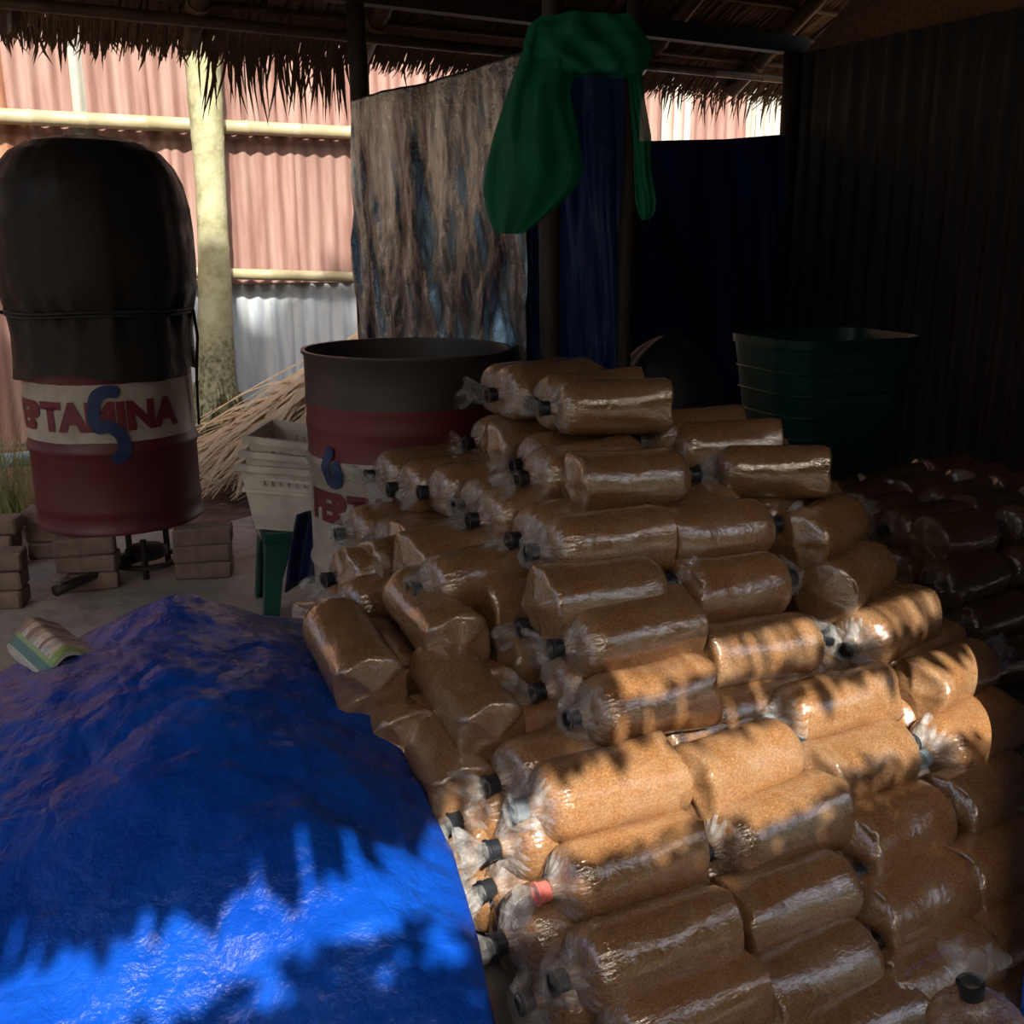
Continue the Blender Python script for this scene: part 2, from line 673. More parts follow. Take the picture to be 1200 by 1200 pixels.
# palm trunk standing at the fence
tb = at_w(254, 492, FENCE_W - 0.33)
tt = at_w(238, 60, FENCE_W - 0.30)
mb = MB()
pts, rad = [], []
for i in range(60):
    f = i / 59
    p = tb.lerp(tt, f * 1.15) + Vector((0.02 * math.sin(f * 4), 0, -0.05 if i == 0 else 0))
    pts.append(p)
    r = 0.098 + 0.075 * math.exp(-f * 11) + 0.006 * math.sin(f * 9)
    if i % 5 == 0:
        r *= 1.035
    rad.append(r)
mb.tube(pts, rad, 20)
tr = mb.build('palm_trunk', M_TRUNK, label='pale yellow-green palm trunk standing against the rusty fence', category='tree trunk')
mb = MB()
for i in range(46):
    th = random.uniform(0, 2 * math.pi)
    z = random.uniform(0.0, 0.34)
    c = Vector((tb.x, tb.y, 0)) + Vector((math.cos(th), math.sin(th), 0)) * (0.10 + 0.06 * math.exp(-z * 8))
    mb.tube([c + Vector((0, 0, z)), c + Vector((math.cos(th) * 0.05, math.sin(th) * 0.05, z - 0.04)), c + Vector((math.cos(th) * 0.07, math.sin(th) * 0.07, z - 0.12))], [0.012, 0.012, 0.006], 6)
mb.build('root_stubs', M_TRUNK, tr, kind='stuff', label='knobbly root stubs at the foot of the trunk')

# ------------------------------------------------------------------ right wall of the shed
WALL_U = 3.81
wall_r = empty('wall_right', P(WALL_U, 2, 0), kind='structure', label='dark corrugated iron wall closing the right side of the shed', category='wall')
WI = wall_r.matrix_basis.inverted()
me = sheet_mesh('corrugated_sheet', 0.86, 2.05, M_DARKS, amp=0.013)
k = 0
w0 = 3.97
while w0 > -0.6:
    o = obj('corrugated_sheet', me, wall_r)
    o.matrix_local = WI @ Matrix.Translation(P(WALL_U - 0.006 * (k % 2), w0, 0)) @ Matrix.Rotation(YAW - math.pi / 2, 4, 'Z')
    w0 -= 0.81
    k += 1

# ------------------------------------------------------------------ roof
BE_W, BE_Z = 4.52, 1.96      # back eave
RG_W, RG_Z = 1.60, 3.66      # ridge
FE_W, FE_Z = -0.42, 1.925     # front eave
RU0, RU1 = -2.6, 4.6


def roof_z(w):
    if w > RG_W:
        return BE_Z + (RG_Z - BE_Z) * (BE_W - w) / (BE_W - RG_W)
    return FE_Z + (RG_Z - FE_Z) * (w - FE_W) / (RG_W - FE_W)


roof = empty('ceiling', P(1, RG_W, RG_Z), kind='structure', label='dark palm thatch roof on smoked bamboo seen from below', category='roof')
RI = roof.matrix_basis.inverted()


def rbuild(mb, name, mat, smooth=False, **tags):
    o = mb.build(name, mat, roof, smooth=smooth, **tags)
    o.matrix_local = RI
    return o


# solid thatch layer over the courses
for (wa, wb) in ((BE_W - 0.02, RG_W), (RG_W, FE_W + 0.02)):
    mb = MB()
    for dz in (0.07, 0.16):
        vs = [P(RU0, wa, roof_z(wa) + dz), P(RU1, wa, roof_z(wa) + dz), P(RU1, wb, roof_z(wb) + dz + 0.01), P(RU0, wb, roof_z(wb) + dz + 0.01)]
        mb.add(vs, [(0, 1, 2, 3)])
    for i in range(4):
        j = (i + 1) % 4
        mb.f.append((i, j, j + 4, i + 4))
    rbuild(mb, 'thatch_layer', M_THATCH)


def course(wl, n_dir, length, lift, seed, jit=0.10, du=0.017, u0=RU0, u1=RU1, drop=0.0, mat=M_THATCH, name='thatch_course', dense=1):
    """one row of palm leaflets folded over a lath at w = wl; n_dir +1: runs down to the back eave"""
    r = random.Random(seed)
    mb = MB()
    slope = (roof_z(wl + 0.2 * n_dir) - roof_z(wl)) / 0.2
    z0 = roof_z(wl)
    u_ = u0
    while u_ < u1:
        for q in range(dense):
            L = length * (1 + r.uniform(-jit, jit))
            uu = u_ + r.uniform(-0.012, 0.012)
            lean = r.gauss(0, 0.05) * L
            wd = du * r.uniform(0.55, 1.0)
            dz = r.uniform(-0.010, 0.014)
            cs_ = math.cos(math.atan(slope))
            p0 = (uu, wl, z0 + dz)
            wm = wl + n_dir * L * 0.55 * cs_
            we = wl + n_dir * L * cs_
            pm = (uu + lean * 0.5, wm, z0 + slope * L * 0.55 * cs_ + lift * 0.55 + dz)
            pe = (uu + lean, we, z0 + slope * L * cs_ + lift + dz - drop * r.uniform(0.2, 1))
            vs = []
            for (a_, b_, c_), ww in ((p0, wd), (pm, wd), (pe, wd * 0.25)):
                vs += [P(a_ - ww / 2, b_, c_), P(a_ + ww / 2, b_, c_ + r.uniform(-0.004, 0.004))]
            mb.add(vs, [(0, 1, 3, 2), (2, 3, 5, 4)])
        u_ += du * 0.8
    return rbuild(mb, name, mat, kind='stuff')


cc = 0
w_ = BE_W - 0.20
while w_ > 2.0:
    course(w_, 1, 0.42, 0.055, 100 + cc)
    mb = MB()
    mb.tube([P(RU0, w_ - 0.01, roof_z(w_) - 0.012), P(RU1, w_ - 0.01, roof_z(w_) - 0.012)], 0.011, 6)
    rbuild(mb, 'lath', M_BAMD, smooth=True)
    w_ -= 0.165
    cc += 1
# ragged fringe of the back eave
course(BE_W - 0.18, 1, 0.235, 0.0, 201, jit=0.16, drop=0.035, mat=M_FRINGE, name='eave_fringe', dense=5)
mb = MB()
r = random.Random(33)
for i in range(330):
    if i < 120:
        px = r.uniform(250, 412); ln = r.uniform(0.05, 0.30)
    elif i < 190:
        px = r.uniform(-40, 260); ln = r.uniform(0.02, 0.10)
    elif i < 250:
        px = r.uniform(740, 950); ln = r.uniform(0.04, 0.20)
    else:
        px = r.uniform(-400, 1500); ln = r.uniform(0.04, 0.22)
    uu = uw(at_w(px, 95, BE_W))[0]
    if not (RU0 < uu < RU1):
        continue
    wd = r.uniform(0.005, 0.013)
    le = r.gauss(0, 0.03)
    ww = BE_W + r.uniform(-0.03, 0.05)
    z0 = roof_z(ww) - 0.0
    vs = [P(uu - wd / 2, ww, z0 + 0.02), P(uu + wd / 2, ww, z0 + 0.02),
          P(uu - wd * 0.6 + le * 0.4, ww + 0.02, z0 - ln * 0.5), P(uu + wd * 0.6 + le * 0.4, ww + 0.02, z0 - ln * 0.5),
          P(uu + le, ww + 0.03, z0 - ln)]
    mb.add(vs, [(0, 1, 3, 2), (2, 3, 4)])
rbuild(mb, 'hanging_strands', M_FRINGE, kind='stuff')
# front slope and its fringe, whose gaps draw the fingers of light on the bags
w_ = FE_W + 0.31
while w_ < RG_W:
    course(w_, -1, 0.46, 0.055, 300 + cc)
    w_ += 0.2
    cc += 1
mb = MB()
r = random.Random(5)
u_ = RU0
while u_ < RU1:
    big = 0.5 + 0.5 * nz(u_, 0.3, 0, 3.0)
    wd = r.uniform(0.018, 0.048)
    ln = 0.03 + 0.10 * big * r.random() ** 1.4 + (0.04 if r.random() < 0.12 else 0)
    le = r.gauss(0, 0.02)
    ww = FE_W - r.uniform(0.0, 0.05)
    z0 = FE_Z + 0.05 - 0.05 * min(1.0, max(0.0, (0.35 - u_) / 0.5))
    if z0 < FE_Z + 0.05:
        mb.add([P(u_ - wd, ww, z0 + 0.26), P(u_ + wd, ww, z0 + 0.26), P(u_ + wd, ww, z0 - 0.01), P(u_ - wd, ww, z0 - 0.01)], [(0, 1, 2, 3)])
    vs = [P(u_ - wd / 2, ww, z0), P(u_ + wd / 2, ww, z0), P(u_ - wd * 0.45 + le * 0.5, ww - 0.02, z0 - 0.06 - ln * 0.5), P(u_ + wd * 0.45 + le * 0.5, ww - 0.02, z0 - 0.06 - ln * 0.5), P(u_ + le, ww - 0.03, z0 - 0.06 - ln)]
    mb.add(vs, [(0, 1, 3, 2), (2, 3, 4)])
    u_ += wd * r.uniform(0.45, 0.95)
rbuild(mb, 'front_fringe', M_FRINGE, kind='stuff')

# rafters, tie wraps and beams
wrap_m = simple('rattan_wrap', (132, 108, 78), 0.7)
raft_u = [uw(at_w(8, 66, 4.36))[0], uw(at_w(228, 80, 4.40))[0], uw(at_w(433, 72, 4.36))[0], uw(at_w(750, 100, 4.36))[0], uw(at_w(872, 108, 4.36))[0]]
for uu in raft_u + [-0.6, -1.6]:
    wa, wb = BE_W - 0.06, RG_W
    o = bamboo('rafter', P(uu, wa, roof_z(wa) - 0.05), P(uu, wb, roof_z(wb) - 0.05), 0.038, M_BAMD, roof)
    o.matrix_local = RI
    for wq in (4.28, 3.62):
        mb = MB()
        c0 = P(uu, wq, roof_z(wq) - 0.052)
        ax = (P(uu, wq - 0.1, roof_z(wq - 0.1)) - P(uu, wq, roof_z(wq))).normalized()
        for s_ in (-0.016, -0.005, 0.006, 0.017):
            ring = []
            for q in range(15):
                th = 2 * math.pi * q / 14
                ring.append(c0 + ax * (s_ + 0.004 * math.sin(th)) + U * 0.042 * math.cos(th) + ax.cross(U) * 0.042 * math.sin(th))
            mb.tube(ring, 0.004, 5, caps=False)
        ow = mb.build('rattan_wrap', wrap_m, o)
        ow.matrix_local = Matrix.Identity(4)
for wq, rr in ((4.28, 0.024), (3.62, 0.030), (3.0, 0.03)):
    o = bamboo('purlin', P(RU0, wq, roof_z(wq) - 0.105), P(RU1, wq, roof_z(wq) - 0.105), rr, M_BAMD, roof)
    o.matrix_local = RI
o = bamboo('ridge_pole', P(RU0, RG_W, RG_Z - 0.1), P(RU1, RG_W, RG_Z - 0.1), 0.05, M_BAMD, roof)
o.matrix_local = RI
# wall-plate beam
BEAM_W = 3.97
mb = MB()
mb.box(P(1.0, BEAM_W, 2.09), (5.75, 0.06, 0.075), Matrix.Rotation(YAW, 3, 'Z'))
mb.build('trim_1', simple('dark_timber', (48, 38, 32), 0.7, bump=0.3), smooth=False, kind='structure', label='dark timber wall plate under the thatch at the back', category='beam')
# thatch gable closing the triangle above the right wall
mb = MB()
gu = WALL_U + 0.03
outl = [(BEAM_W, 2.03), (RG_W, roof_z(RG_W) + 0.03), (FE_W + 0.1, 2.03), (FE_W + 0.1, 2.0), (BEAM_W, 2.0)]
vs = [P(gu, a_, b_) for a_, b_ in outl] + [P(gu + 0.05, a_, b_) for a_, b_ in outl]
kk = len(outl)
mb.add(vs, [tuple(range(kk)), tuple(reversed(range(kk, 2 * kk)))] + [(i, (i + 1) % kk, (i + 1) % kk + kk, i + kk) for i in range(kk)])
rbuild(mb, 'gable_panel', M_THATCH)

# posts
M_POST = simple('dark_post', (50, 40, 34), 0.7, bump=0.4)


def post(name, u_, w_, z1, r_, label, mat=M_POST):
    mb = MB()
    pts = [P(u_ + 0.006 * math.sin(i * 1.3), w_, z1 * i / 8) for i in range(9)]
    mb.tube(pts, [r_ * (1 + 0.05 * math.sin(i * 2.1)) for i in range(9)], 14)
    return mb.build(name, mat, label=label, category='post')


p1 = at_w(421, 110, BEAM_W)
P1U, P1W = uw(p1)
post('wooden_post', P1U, BEAM_W, 2.05, 0.036, 'dark round post at the outer corner of the hung sheets')
P2 = at_d(648, 20, 2.72)
P2U, P2W = uw(P2)
post('wooden_post', P2U, P2W, roof_z(P2W) - 0.06, 0.030, 'brown post whose top rises out of the green net')
P3 = at_d(735, 300, 2.95)
P3U, P3W = uw(P3)
post('wooden_post', P3U, P3W, 2.25, 0.022, 'thin black post below the right end of the green net')
post('wooden_post', WALL_U - 0.05, BEAM_W - 0.04, 2.05, 0.04, 'dark corner post where the blue sheet meets the iron wall')
for uu in (-2.3, 3.7):
    post('wooden_post', uu, FE_W + 0.2, 2.2, 0.045, 'post under the front eave at the %s' % ('open left side' if uu < 0 else 'right wall'))
post('wooden_post', -2.3, BEAM_W, 2.05, 0.045, 'post under the back eave at the far left')

# ------------------------------------------------------------------ hung sheets
def hung(name, top, bottom, nu, nv, amp, seed, mat, crease=0.0, mid=None, **tags):
    """sheet between two polylines (list of points, same count)"""
    def lerp_poly(pl, t):
        x = t * (len(pl) - 1)
        i = min(int(x), len(pl) - 2)
        return pl[i].lerp(pl[i + 1], x - i)
    d = (top[-1] - top[0]).normalized()
    nrm = d.cross(Vector((0, 0, 1))).normalized()
    mb = MB()

    def fn(a, b):
        if mid is None:
            p = lerp_poly(top, a).lerp(lerp_poly(bottom, a), b)
        elif b < 0.6:
            p = lerp_poly(top, a).lerp(lerp_poly(mid, a), b / 0.6)
        else:
            p = lerp_poly(mid, a).lerp(lerp_poly(bottom, a), (b - 0.6) / 0.4)
        env = 0.25 + 0.75 * min(1, b * 4)
        f = amp * (fbm(a * 5 - b * 1.6, b * 1.1, seed, 1.6, 3) * 0.8 + 0.5 * abs(nz(a * 9 - 2 * b, b * 1.7, seed + 5, 1.2)) + 0.12 * fbm(a, b, seed, 14, 3))
        if crease:
            f += 0.45 * amp * fbm(a * 9 - b * 3.5, b * 1.6, seed + 4, 1.0, 4) + 0.10 * amp * fbm(a * 26 - b * 8, b * 9, seed + 7, 1.0, 3)
            q = a * 2.6 + b * 1.1 + 0.5 * nz(a * 2, b * 2, seed)
            q2 = a * 3.4 - b * 1.8 + 0.6 * nz(a * 2.5, b * 2, seed + 9)
            f += 0.7 * crease * (abs((q * 2.1) % 1 - 0.5) * 0.9 + abs((q2 * 1.7) % 1 - 0.5) * 0.7 + 0.5 * (1 - 2 * abs(nz(a * 4, b * 9, seed + 2))) * b)
        p = p + nrm * f * env
        return (p.x, p.y, p.z)
    mb.grid(fn, nu, nv)
    o = mb.build(name, mat, **tags)
    m = o.modifiers.new('thick', 'SOLIDIFY')
    m.thickness = 0.0015
    return o


t0 = at_w(414, 117, BEAM_W - 0.02)
t0u = uw(t0)[0]


def on_u(px, py, u_):
    r_ = ray(px, py)
    return ORG + r_ * (u_ / r_.dot(U))


TP = [(414, 117), (450, 106), (500, 97), (560, 78), (624, 56)]
top = [on_u(x, y, t0u) for x, y in TP]
bot = [Vector((p.x, p.y, 0.16)) for p in top]
hung('hung_tarp', top, bot, 170, 170, 0.035, 3, M_TARP_G, crease=0.030, label='crumpled silvery tarp hanging from the outer post behind the open drum', category='tarp')
e = top[-1]
C0 = on_u(616, 250, t0u)
c0u, c0w = uw(C0)
top2 = [P(c0u + 0.02, c0w + 0.25, 1.55), P(c0u + 0.015, c0w + 0.0, 1.72), P(c0u + 0.18, c0w - 0.02, 1.70), P(P3U + 0.02, P3W + 0.05, 1.72)]
bot2 = [Vector((p.x, p.y, 0.1)) for p in top2]
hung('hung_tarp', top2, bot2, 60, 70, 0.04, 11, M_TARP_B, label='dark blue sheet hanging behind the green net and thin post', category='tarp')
TP3 = [(700, 168), (760, 165), (850, 163), (900, 159), (922, 157)]
top3 = [at_w(x, y, BEAM_W - 0.05) for x, y in TP3]
bot3 = [Vector((p.x, p.y, 0.05)) for p in top3]
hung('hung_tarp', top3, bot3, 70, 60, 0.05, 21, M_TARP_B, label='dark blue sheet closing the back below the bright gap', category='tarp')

# blue sheet standing at the right edge, in front of the dark stack
top4 = [P(2.02, 0.97, 1.95), P(2.4, 0.95, 1.97), P(3.1, 0.98, 1.96), P(3.78, 0.96, 1.96)]
mid4 = [P(1.68, 0.98, 0.42), P(2.4, 0.93, 0.42), P(3.1, 0.99, 0.42), P(3.78, 0.96, 0.42)]
bot4 = [P(1.345, 0.78, 0.02), P(2.4, 0.93, 0.02), P(3.1, 0.99, 0.02), P(3.78, 0.96, 0.02)]
hung('hung_tarp', top4, bot4, 60, 60, 0.02, 31, M_TARP, mid=mid4, label='blue tarp edge hanging at the right border beside the bags', category='tarp')

# ------------------------------------------------------------------ bags of sawdust
BL, BR = 0.272, 0.0675


def bag_mesh(seed, plump=1.0):
    r = random.Random(seed)
    N = 40
    mb = MB()
    ph = [r.uniform(0, 6.28) for _ in range(8)]
    npl = r.choice([13, 15, 17])
    rings = []
    h = BL / 2
    # bottom (flat, folded square) at +x, neck at -x
    prof = []
    for s in (0.0, 0.25, 0.5, 0.75, 0.93):
        prof.append((h - 0.004 * s * s, s * 0.97, 'b'))
    prof += [(h - 0.008, 1.0, 'e'), (h - 0.016, 1.005, 's')]
    for i in range(1, 12):
        prof.append((h - 0.016 - (BL - 0.075) * i / 11, 1.0, 's'))
    x0 = prof[-1][0]
    x1 = -h + 0.016
    for i in range(1, 10):
        a = i / 9 * math.pi / 2
        prof.append((x0 + (x1 - x0) * math.sin(a) ** 0.9, 0.26 + 0.74 * math.cos(a) ** 0.7, 'n'))
    prof.append((-h + 0.006, 0.21, 'n'))
    prof.append((-h - 0.012, 0.19, 'n'))
    cx, cy = r.uniform(-.3, .3), r.uniform(-.3, .3)
    vs, fs = [], []
    for (x, rr, kind) in prof:
        t = (h - x) / BL
        sq = max(0.0, 1 - t / 0.35)            # squarish towards the folded bottom
        for k in range(N):
            th = 2 * math.pi * k / N
            c, s = math.cos(th), math.sin(th)
            e = 2 + 2.6 * sq
            sup = (abs(c) ** e + abs(s) ** e) ** (-1 / e)
            sup = 1 + (sup - 1) * 0.60
            rad = BR * rr * sup * plump
            # slump and lumps
            rad *= 1 + 0.035 * math.sin(2 * th + ph[0]) + 0.03 * nz(c * 1.3, s * 1.3 + seed, x * 14, 1.0) + 0.012 * nz(c * 4, s * 4 + seed, x * 50)
            if kind == 'n':
                g = max(0.0, 1 - (rr - 0.2) / 0.8)
                rad *= 1 + 0.16 * g * math.sin(npl * th + 1.5 * math.sin(2 * th + ph[1])) * (0.4 + 0.6 * g)
            xx = x
            if kind in 'be':
                ya, za = rr * c, rr * s
                d1 = abs(ya * math.cos(0.6) + za * math.sin(0.6) - 0.1 * cx)
                d2 = abs(-ya * math.sin(0.6) + za * math.cos(0.6) - 0.1 * cy)
                xx += 0.006 * math.exp(-(d1 / 0.16) ** 2) + 0.005 * math.exp(-(d2 / 0.16) ** 2) - 0.004
                xx += 0.010 * nz(ya * 1.5, za * 1.5, seed)
            yy, zz = rad * c, rad * s
            zz *= 0.97
            vs.append((xx, yy, zz))
    m = len(prof)
    for i in range(m - 1):
        for k in range(N):
            k2 = (k + 1) % N
            fs.append((i * N + k, (i + 1) * N + k, (i + 1) * N + k2, i * N + k2))
    fs.append(tuple((m - 1) * N + k for k in range(N)))
    mb.add(vs, fs)
    bm = bmesh.new()
    me = mb.mesh('bag_body', M_BAG)
    bm.from_mesh(me)
    bmesh.ops.remove_doubles(bm, verts=bm.verts, dist=1e-6)
    bmesh.ops.recalc_face_normals(bm, faces=bm.faces)
    bm.to_mesh(me)
    bm.free()
    return me


def collar_mesh(seed):
    """clear film: pleats gathered from the shoulder into the ring, and the mouth hanging out of it or folded back"""
    r = random.Random(seed)
    N = 64
    h = BL / 2
    mb = MB()
    n_f = r.choice([5, 6, 7])
    n_p = r.choice([15, 18, 21])
    ph = r.uniform(0, 6)
    droop = r.uniform(0, 6.28)
    out_ = seed % 3 != 2
    cone = [(-h + 0.034, 0.058), (-h + 0.022, 0.050), (-h + 0.010, 0.034), (-h - 0.002, 0.0205)]
    if out_:
        prof = [(-h - 0.010, 0.014), (-h - 0.028, 0.0145), (-h - 0.038, 0.021), (-h - 0.048, 0.027), (-h - 0.060, 0.030), (-h - 0.070, 0.026)]
    else:
        prof = [(-h - 0.010, 0.014), (-h - 0.030, 0.015), (-h - 0.034, 0.024), (-h - 0.024, 0.029), (-h - 0.010, 0.034), (-h + 0.002, 0.040)]

    def at(pr, b):
        i = b * (len(pr) - 1)
        k = min(int(i), len(pr) - 2)
        f = i - k
        return pr[k][0] * (1 - f) + pr[k + 1][0] * f, pr[k][1] * (1 - f) + pr[k + 1][1] * f

    def cone_fn(a, b):
        x, rad = at(cone, b)
        th = a * 2 * math.pi
        g = math.sin(math.pi * min(1, b * 1.1))
        rad *= 1 + 0.10 * g * math.sin(n_p * th + 2 * math.sin(3 * th + ph)) + 0.07 * g * nz(math.cos(th) * 3, math.sin(th) * 3, seed)
        return (x, rad * math.cos(th), rad * math.sin(th))

    def fn(a, b):
        x, rad = at(prof, b)
        th = a * 2 * math.pi
        w = b ** 1.4
        rad *= 1 + w * (0.45 * math.sin(n_f * th + ph) + 0.35 * nz(math.cos(th) * 2, math.sin(th) * 2, seed + b, 1.0))
        y, z = rad * math.cos(th), rad * math.sin(th)
        x += 0.016 * w * nz(math.cos(th) * 1.5, math.sin(th) * 1.5, seed * 3.1)
        if out_:
            fl = 1 - 0.45 * w
            cd, sd = math.cos(droop), math.sin(droop)
            p, q = y * cd + z * sd, -y * sd + z * cd
            p = p * fl + 0.018 * w
            q *= 1 + 0.25 * w
            y, z = p * cd - q * sd, p * sd + q * cd
        return (x, y, z)
    mb.grid(cone_fn, N + 1, 7)
    mb.grid(fn, 41, 12)
    return mb.mesh('film_frill', M_FILM)


def ring_mesh(col):
    h = BL / 2
    mb = MB()
    pr = [(0.011, -h - 0.002), (0.0165, -h - 0.002), (0.017, -h - 0.018), (0.019, -h - 0.020), (0.019, -h - 0.024), (0.013, -h - 0.024), (0.0125, -h - 0.018), (0.0115, -h - 0.006)]
    n = 20
    vs, fs = [], []
    for rr, x in pr:
        for k in range(n):
            th = 2 * math.pi * k / n
            vs.append((x, rr * math.cos(th), rr * math.sin(th)))
    m = len(pr)
    for i in range(m):
        j = (i + 1) % m
        for k in range(n):
            k2 = (k + 1) % n
            fs.append((i * n + k, i * n + k2, j * n + k2, j * n + k))
    mb.add(vs, fs)
    return mb.mesh('neck_ring', M_RING[col], sharp=40)


BODY = [bag_mesh(10 + i, 1 + 0.04 * math.sin(i * 2.3)) for i in range(8)]
FRILL = [collar_mesh(40 + i) for i in range(9)]
RING = {k: ring_mesh(k) for k in M_RING}
BAGS = []
brnd = random.Random(99)


def bag(center, yaw=None, pitch=0.0, neck='L', ring='black', label=None, group='sawdust bags in the stack', frill=True, scale=1.0, roll=None):
    """yaw: heading in degrees of the line from left end to right end; neck on its left or right end"""
    y = math.radians(29.5 if yaw is None else yaw)
    o = obj('sawdust_bag', None, label=label or 'plastic-wrapped brown sawdust bag hidden inside the stack', category='bag', group=group)
    o.empty_display_size = 0.05
    rot = Matrix.Rotation(y, 4, 'Z') @ Matrix.Rotation(-math.radians(pitch), 4, 'Y')
    if neck == 'R':
        rot = rot @ Matrix.Rotation(math.pi, 4, 'Z')
    rot = rot @ Matrix.Rotation(brnd.uniform(-0.5, 0.5) if roll is None else roll, 4, 'X')
    o.matrix_world = Matrix.Translation(center) @ rot @ Matrix.Scale(scale * brnd.uniform(0.97, 1.03), 4)
    obj('bag_body', brnd.choice(BODY), o)
    if frill:
        obj('neck_ring', RING[ring], o)
        obj('film_frill', brnd.choice(FRILL), o)
    BAGS.append((Vector(center), label))
    return o


PL_W0, PL_Z0, PL_S = 1.05, 0.16, 0.86


def on_face(px, py, off=0.0):
    """where a view ray meets the sloping front of the stack"""
    r_ = ray(px, py)
    t = (CAM_H - PL_Z0 + PL_S * (PL_W0 + off)) / (PL_S * r_.dot(W) - r_.z)
    return ORG + r_ * t


ORD = ['top', 'second', 'third', 'fourth', 'fifth', 'sixth', 'seventh', 'eighth', 'ninth', 'tenth', 'eleventh', 'twelfth']
# (px, py, yaw, pitch, neck, ring, remark)
col1 = [
    (715, 477, 8, 0, 'L', 'black', 'alone on top of the stack'),
    (738, 563, 20, 0, 'R', 'black', 'square folded end at left'),
    (706, 637, 22, 0, 'L', 'black', 'black ring at its neck'),
    (705, 697, 26, 0, 'R', 'black', 'half hidden under the next bag'),
    (735, 743, 27, 0, 'L', 'black', 'black ring and torn film at left'),
    (754, 822, 27, 0, 'L', 'black', 'finger-shaped shadows on it'),
    (706, 926, 24, 0, 'L', 'grey', 'fully sunlit with blue-grey ring'),
    (730, 1017, 26, 0, 'L', 'pink', 'half sunlit with pink ring'),
    (758, 1112, 27, 0, 'L', 'black', 'shaded with wide black ring'),
    (795, 1185, 27, 0, 'L', 'black', 'cut by the lower border'),
]
col2 = [
    (900, 553, -2, 0, 'L', 'black', 'dark bag with gathered neck at left'),
    (838, 624, 24, 0, 'R', 'black', 'streaked highlight along its top'),
    (858, 690, 26, 0, 'R', 'black', 'rounded right end'),
    (890, 760, 20, 0, 'R', 'black', 'light patches at its lower right'),
    (868, 896, 36, 0, 'R', 'black', 'sunlit with creased square end at left'),
    (904, 970, 30, 0, 'L', 'black', 'sunlit only along its top'),
    (926, 1056, 28, 0, 'R', 'black', 'shaded with a broad highlight'),
    (948, 1142, 30, 0, 'R', 'black', 'shaded, second from the lower border'),
    (985, 1212, 30, 0, 'L', 'black', 'cut by the lower border'),
]
col3 = [
    (965, 620, 48, 2, 'R', 'black', 'topmost on the right'),
    (995, 678, 48, 2, 'R', 'black', 'steeply turned, in shade'),
    (1035, 736, 44, 2, 'L', 'black', 'finger-shaped light patches on it'),
    (970, 828, 27, 0, 'L', 'grey', 'sunlit, clear film at left'),
    (1008, 895, 32, 0, 'R', 'black', 'shadow biting its right'),
    (1046, 972, 33, 0, 'R', 'black', 'shaded, frosty film at left'),
    (1070, 1054, 31, 0, 'R', 'black', 'shaded, short highlight at left'),
    (1092, 1140, 31, 0, 'R', 'black', 'shaded, bright crease at right'),
    (1112, 1226, 31, 0, 'L', 'black', 'cut by the lower border'),
]
col4 = [
    (1112, 792, 38, 0, 'R', 'black', 'left end sunlit, rest in hard shadow'),
    (1132, 864, 36, 0, 'L', 'grey', 'sunlit neck with pale ring'),
    (1152, 932, 34, 0, 'R', 'black', 'dark, below the last sunlit one'),
    (1166, 1012, 32, 0, 'R', 'black', 'dark with sparkling film'),
    (1182, 1092, 32, 0, 'L', 'black', 'dark with a small bright spot'),
    (1196, 1165, 32, 0, 'L', 'black', 'lowest at the right border'),
]
names = ['left front column', 'second front column', 'third front column', 'rightmost front column']
spots = {}
for ci, colm in enumerate((col1, col2, col3, col4)):
    for k, (px, py, yw, pt, nk, rg, rem) in enumerate(colm):
        c = on_face(px, py, 0.02 * ci)
        spots[(ci, k)] = c
        bag(c, yw, pt, nk, rg, 'brown sawdust bag, %s of the %s, %s' % (ORD[k], names[ci], rem), 'sawdust bags on the front of the stack')

# rows running back behind the front column: their necks make the left end of the stack
STEP = 0.128
for k in range(len(col1)):
    c = spots[(0, k)]
    nback = [3, 4, 6, 6, 7, 7, 7, 8, 8, 6][k]
    for j in range(1, nback + 1):
        if k == 3:
            continue
        q = c + W * (STEP * j) + U * brnd.uniform(-0.035, 0.03)
        if k >= 4:
            q = q - U * 0.02 * j * 0.5
        q.z += brnd.uniform(-0.008, 0.008)
        nk = 'L' if brnd.random() < 0.72 else 'R'
        lb = 'brown sawdust bag at the left end of the stack, %s behind the %s front one' % (['next', 'second', 'third', 'fourth', 'fifth', 'sixth', 'seventh', 'eighth'][j - 1], ORD[k])
        bag(q, 29.5 + brnd.uniform(-6, 6), 0, nk, 'black', lb, 'sawdust bags at the left end of the stack')
# hidden fill behind the other columns
for (ci, k), c in spots.items():
    if ci == 0:
        continue
    for j in range(1, 3):
        q = c + W * (STEP * j) + U * brnd.uniform(-0.01, 0.02)
        bag(q, 30, 0, 'L', frill=False)

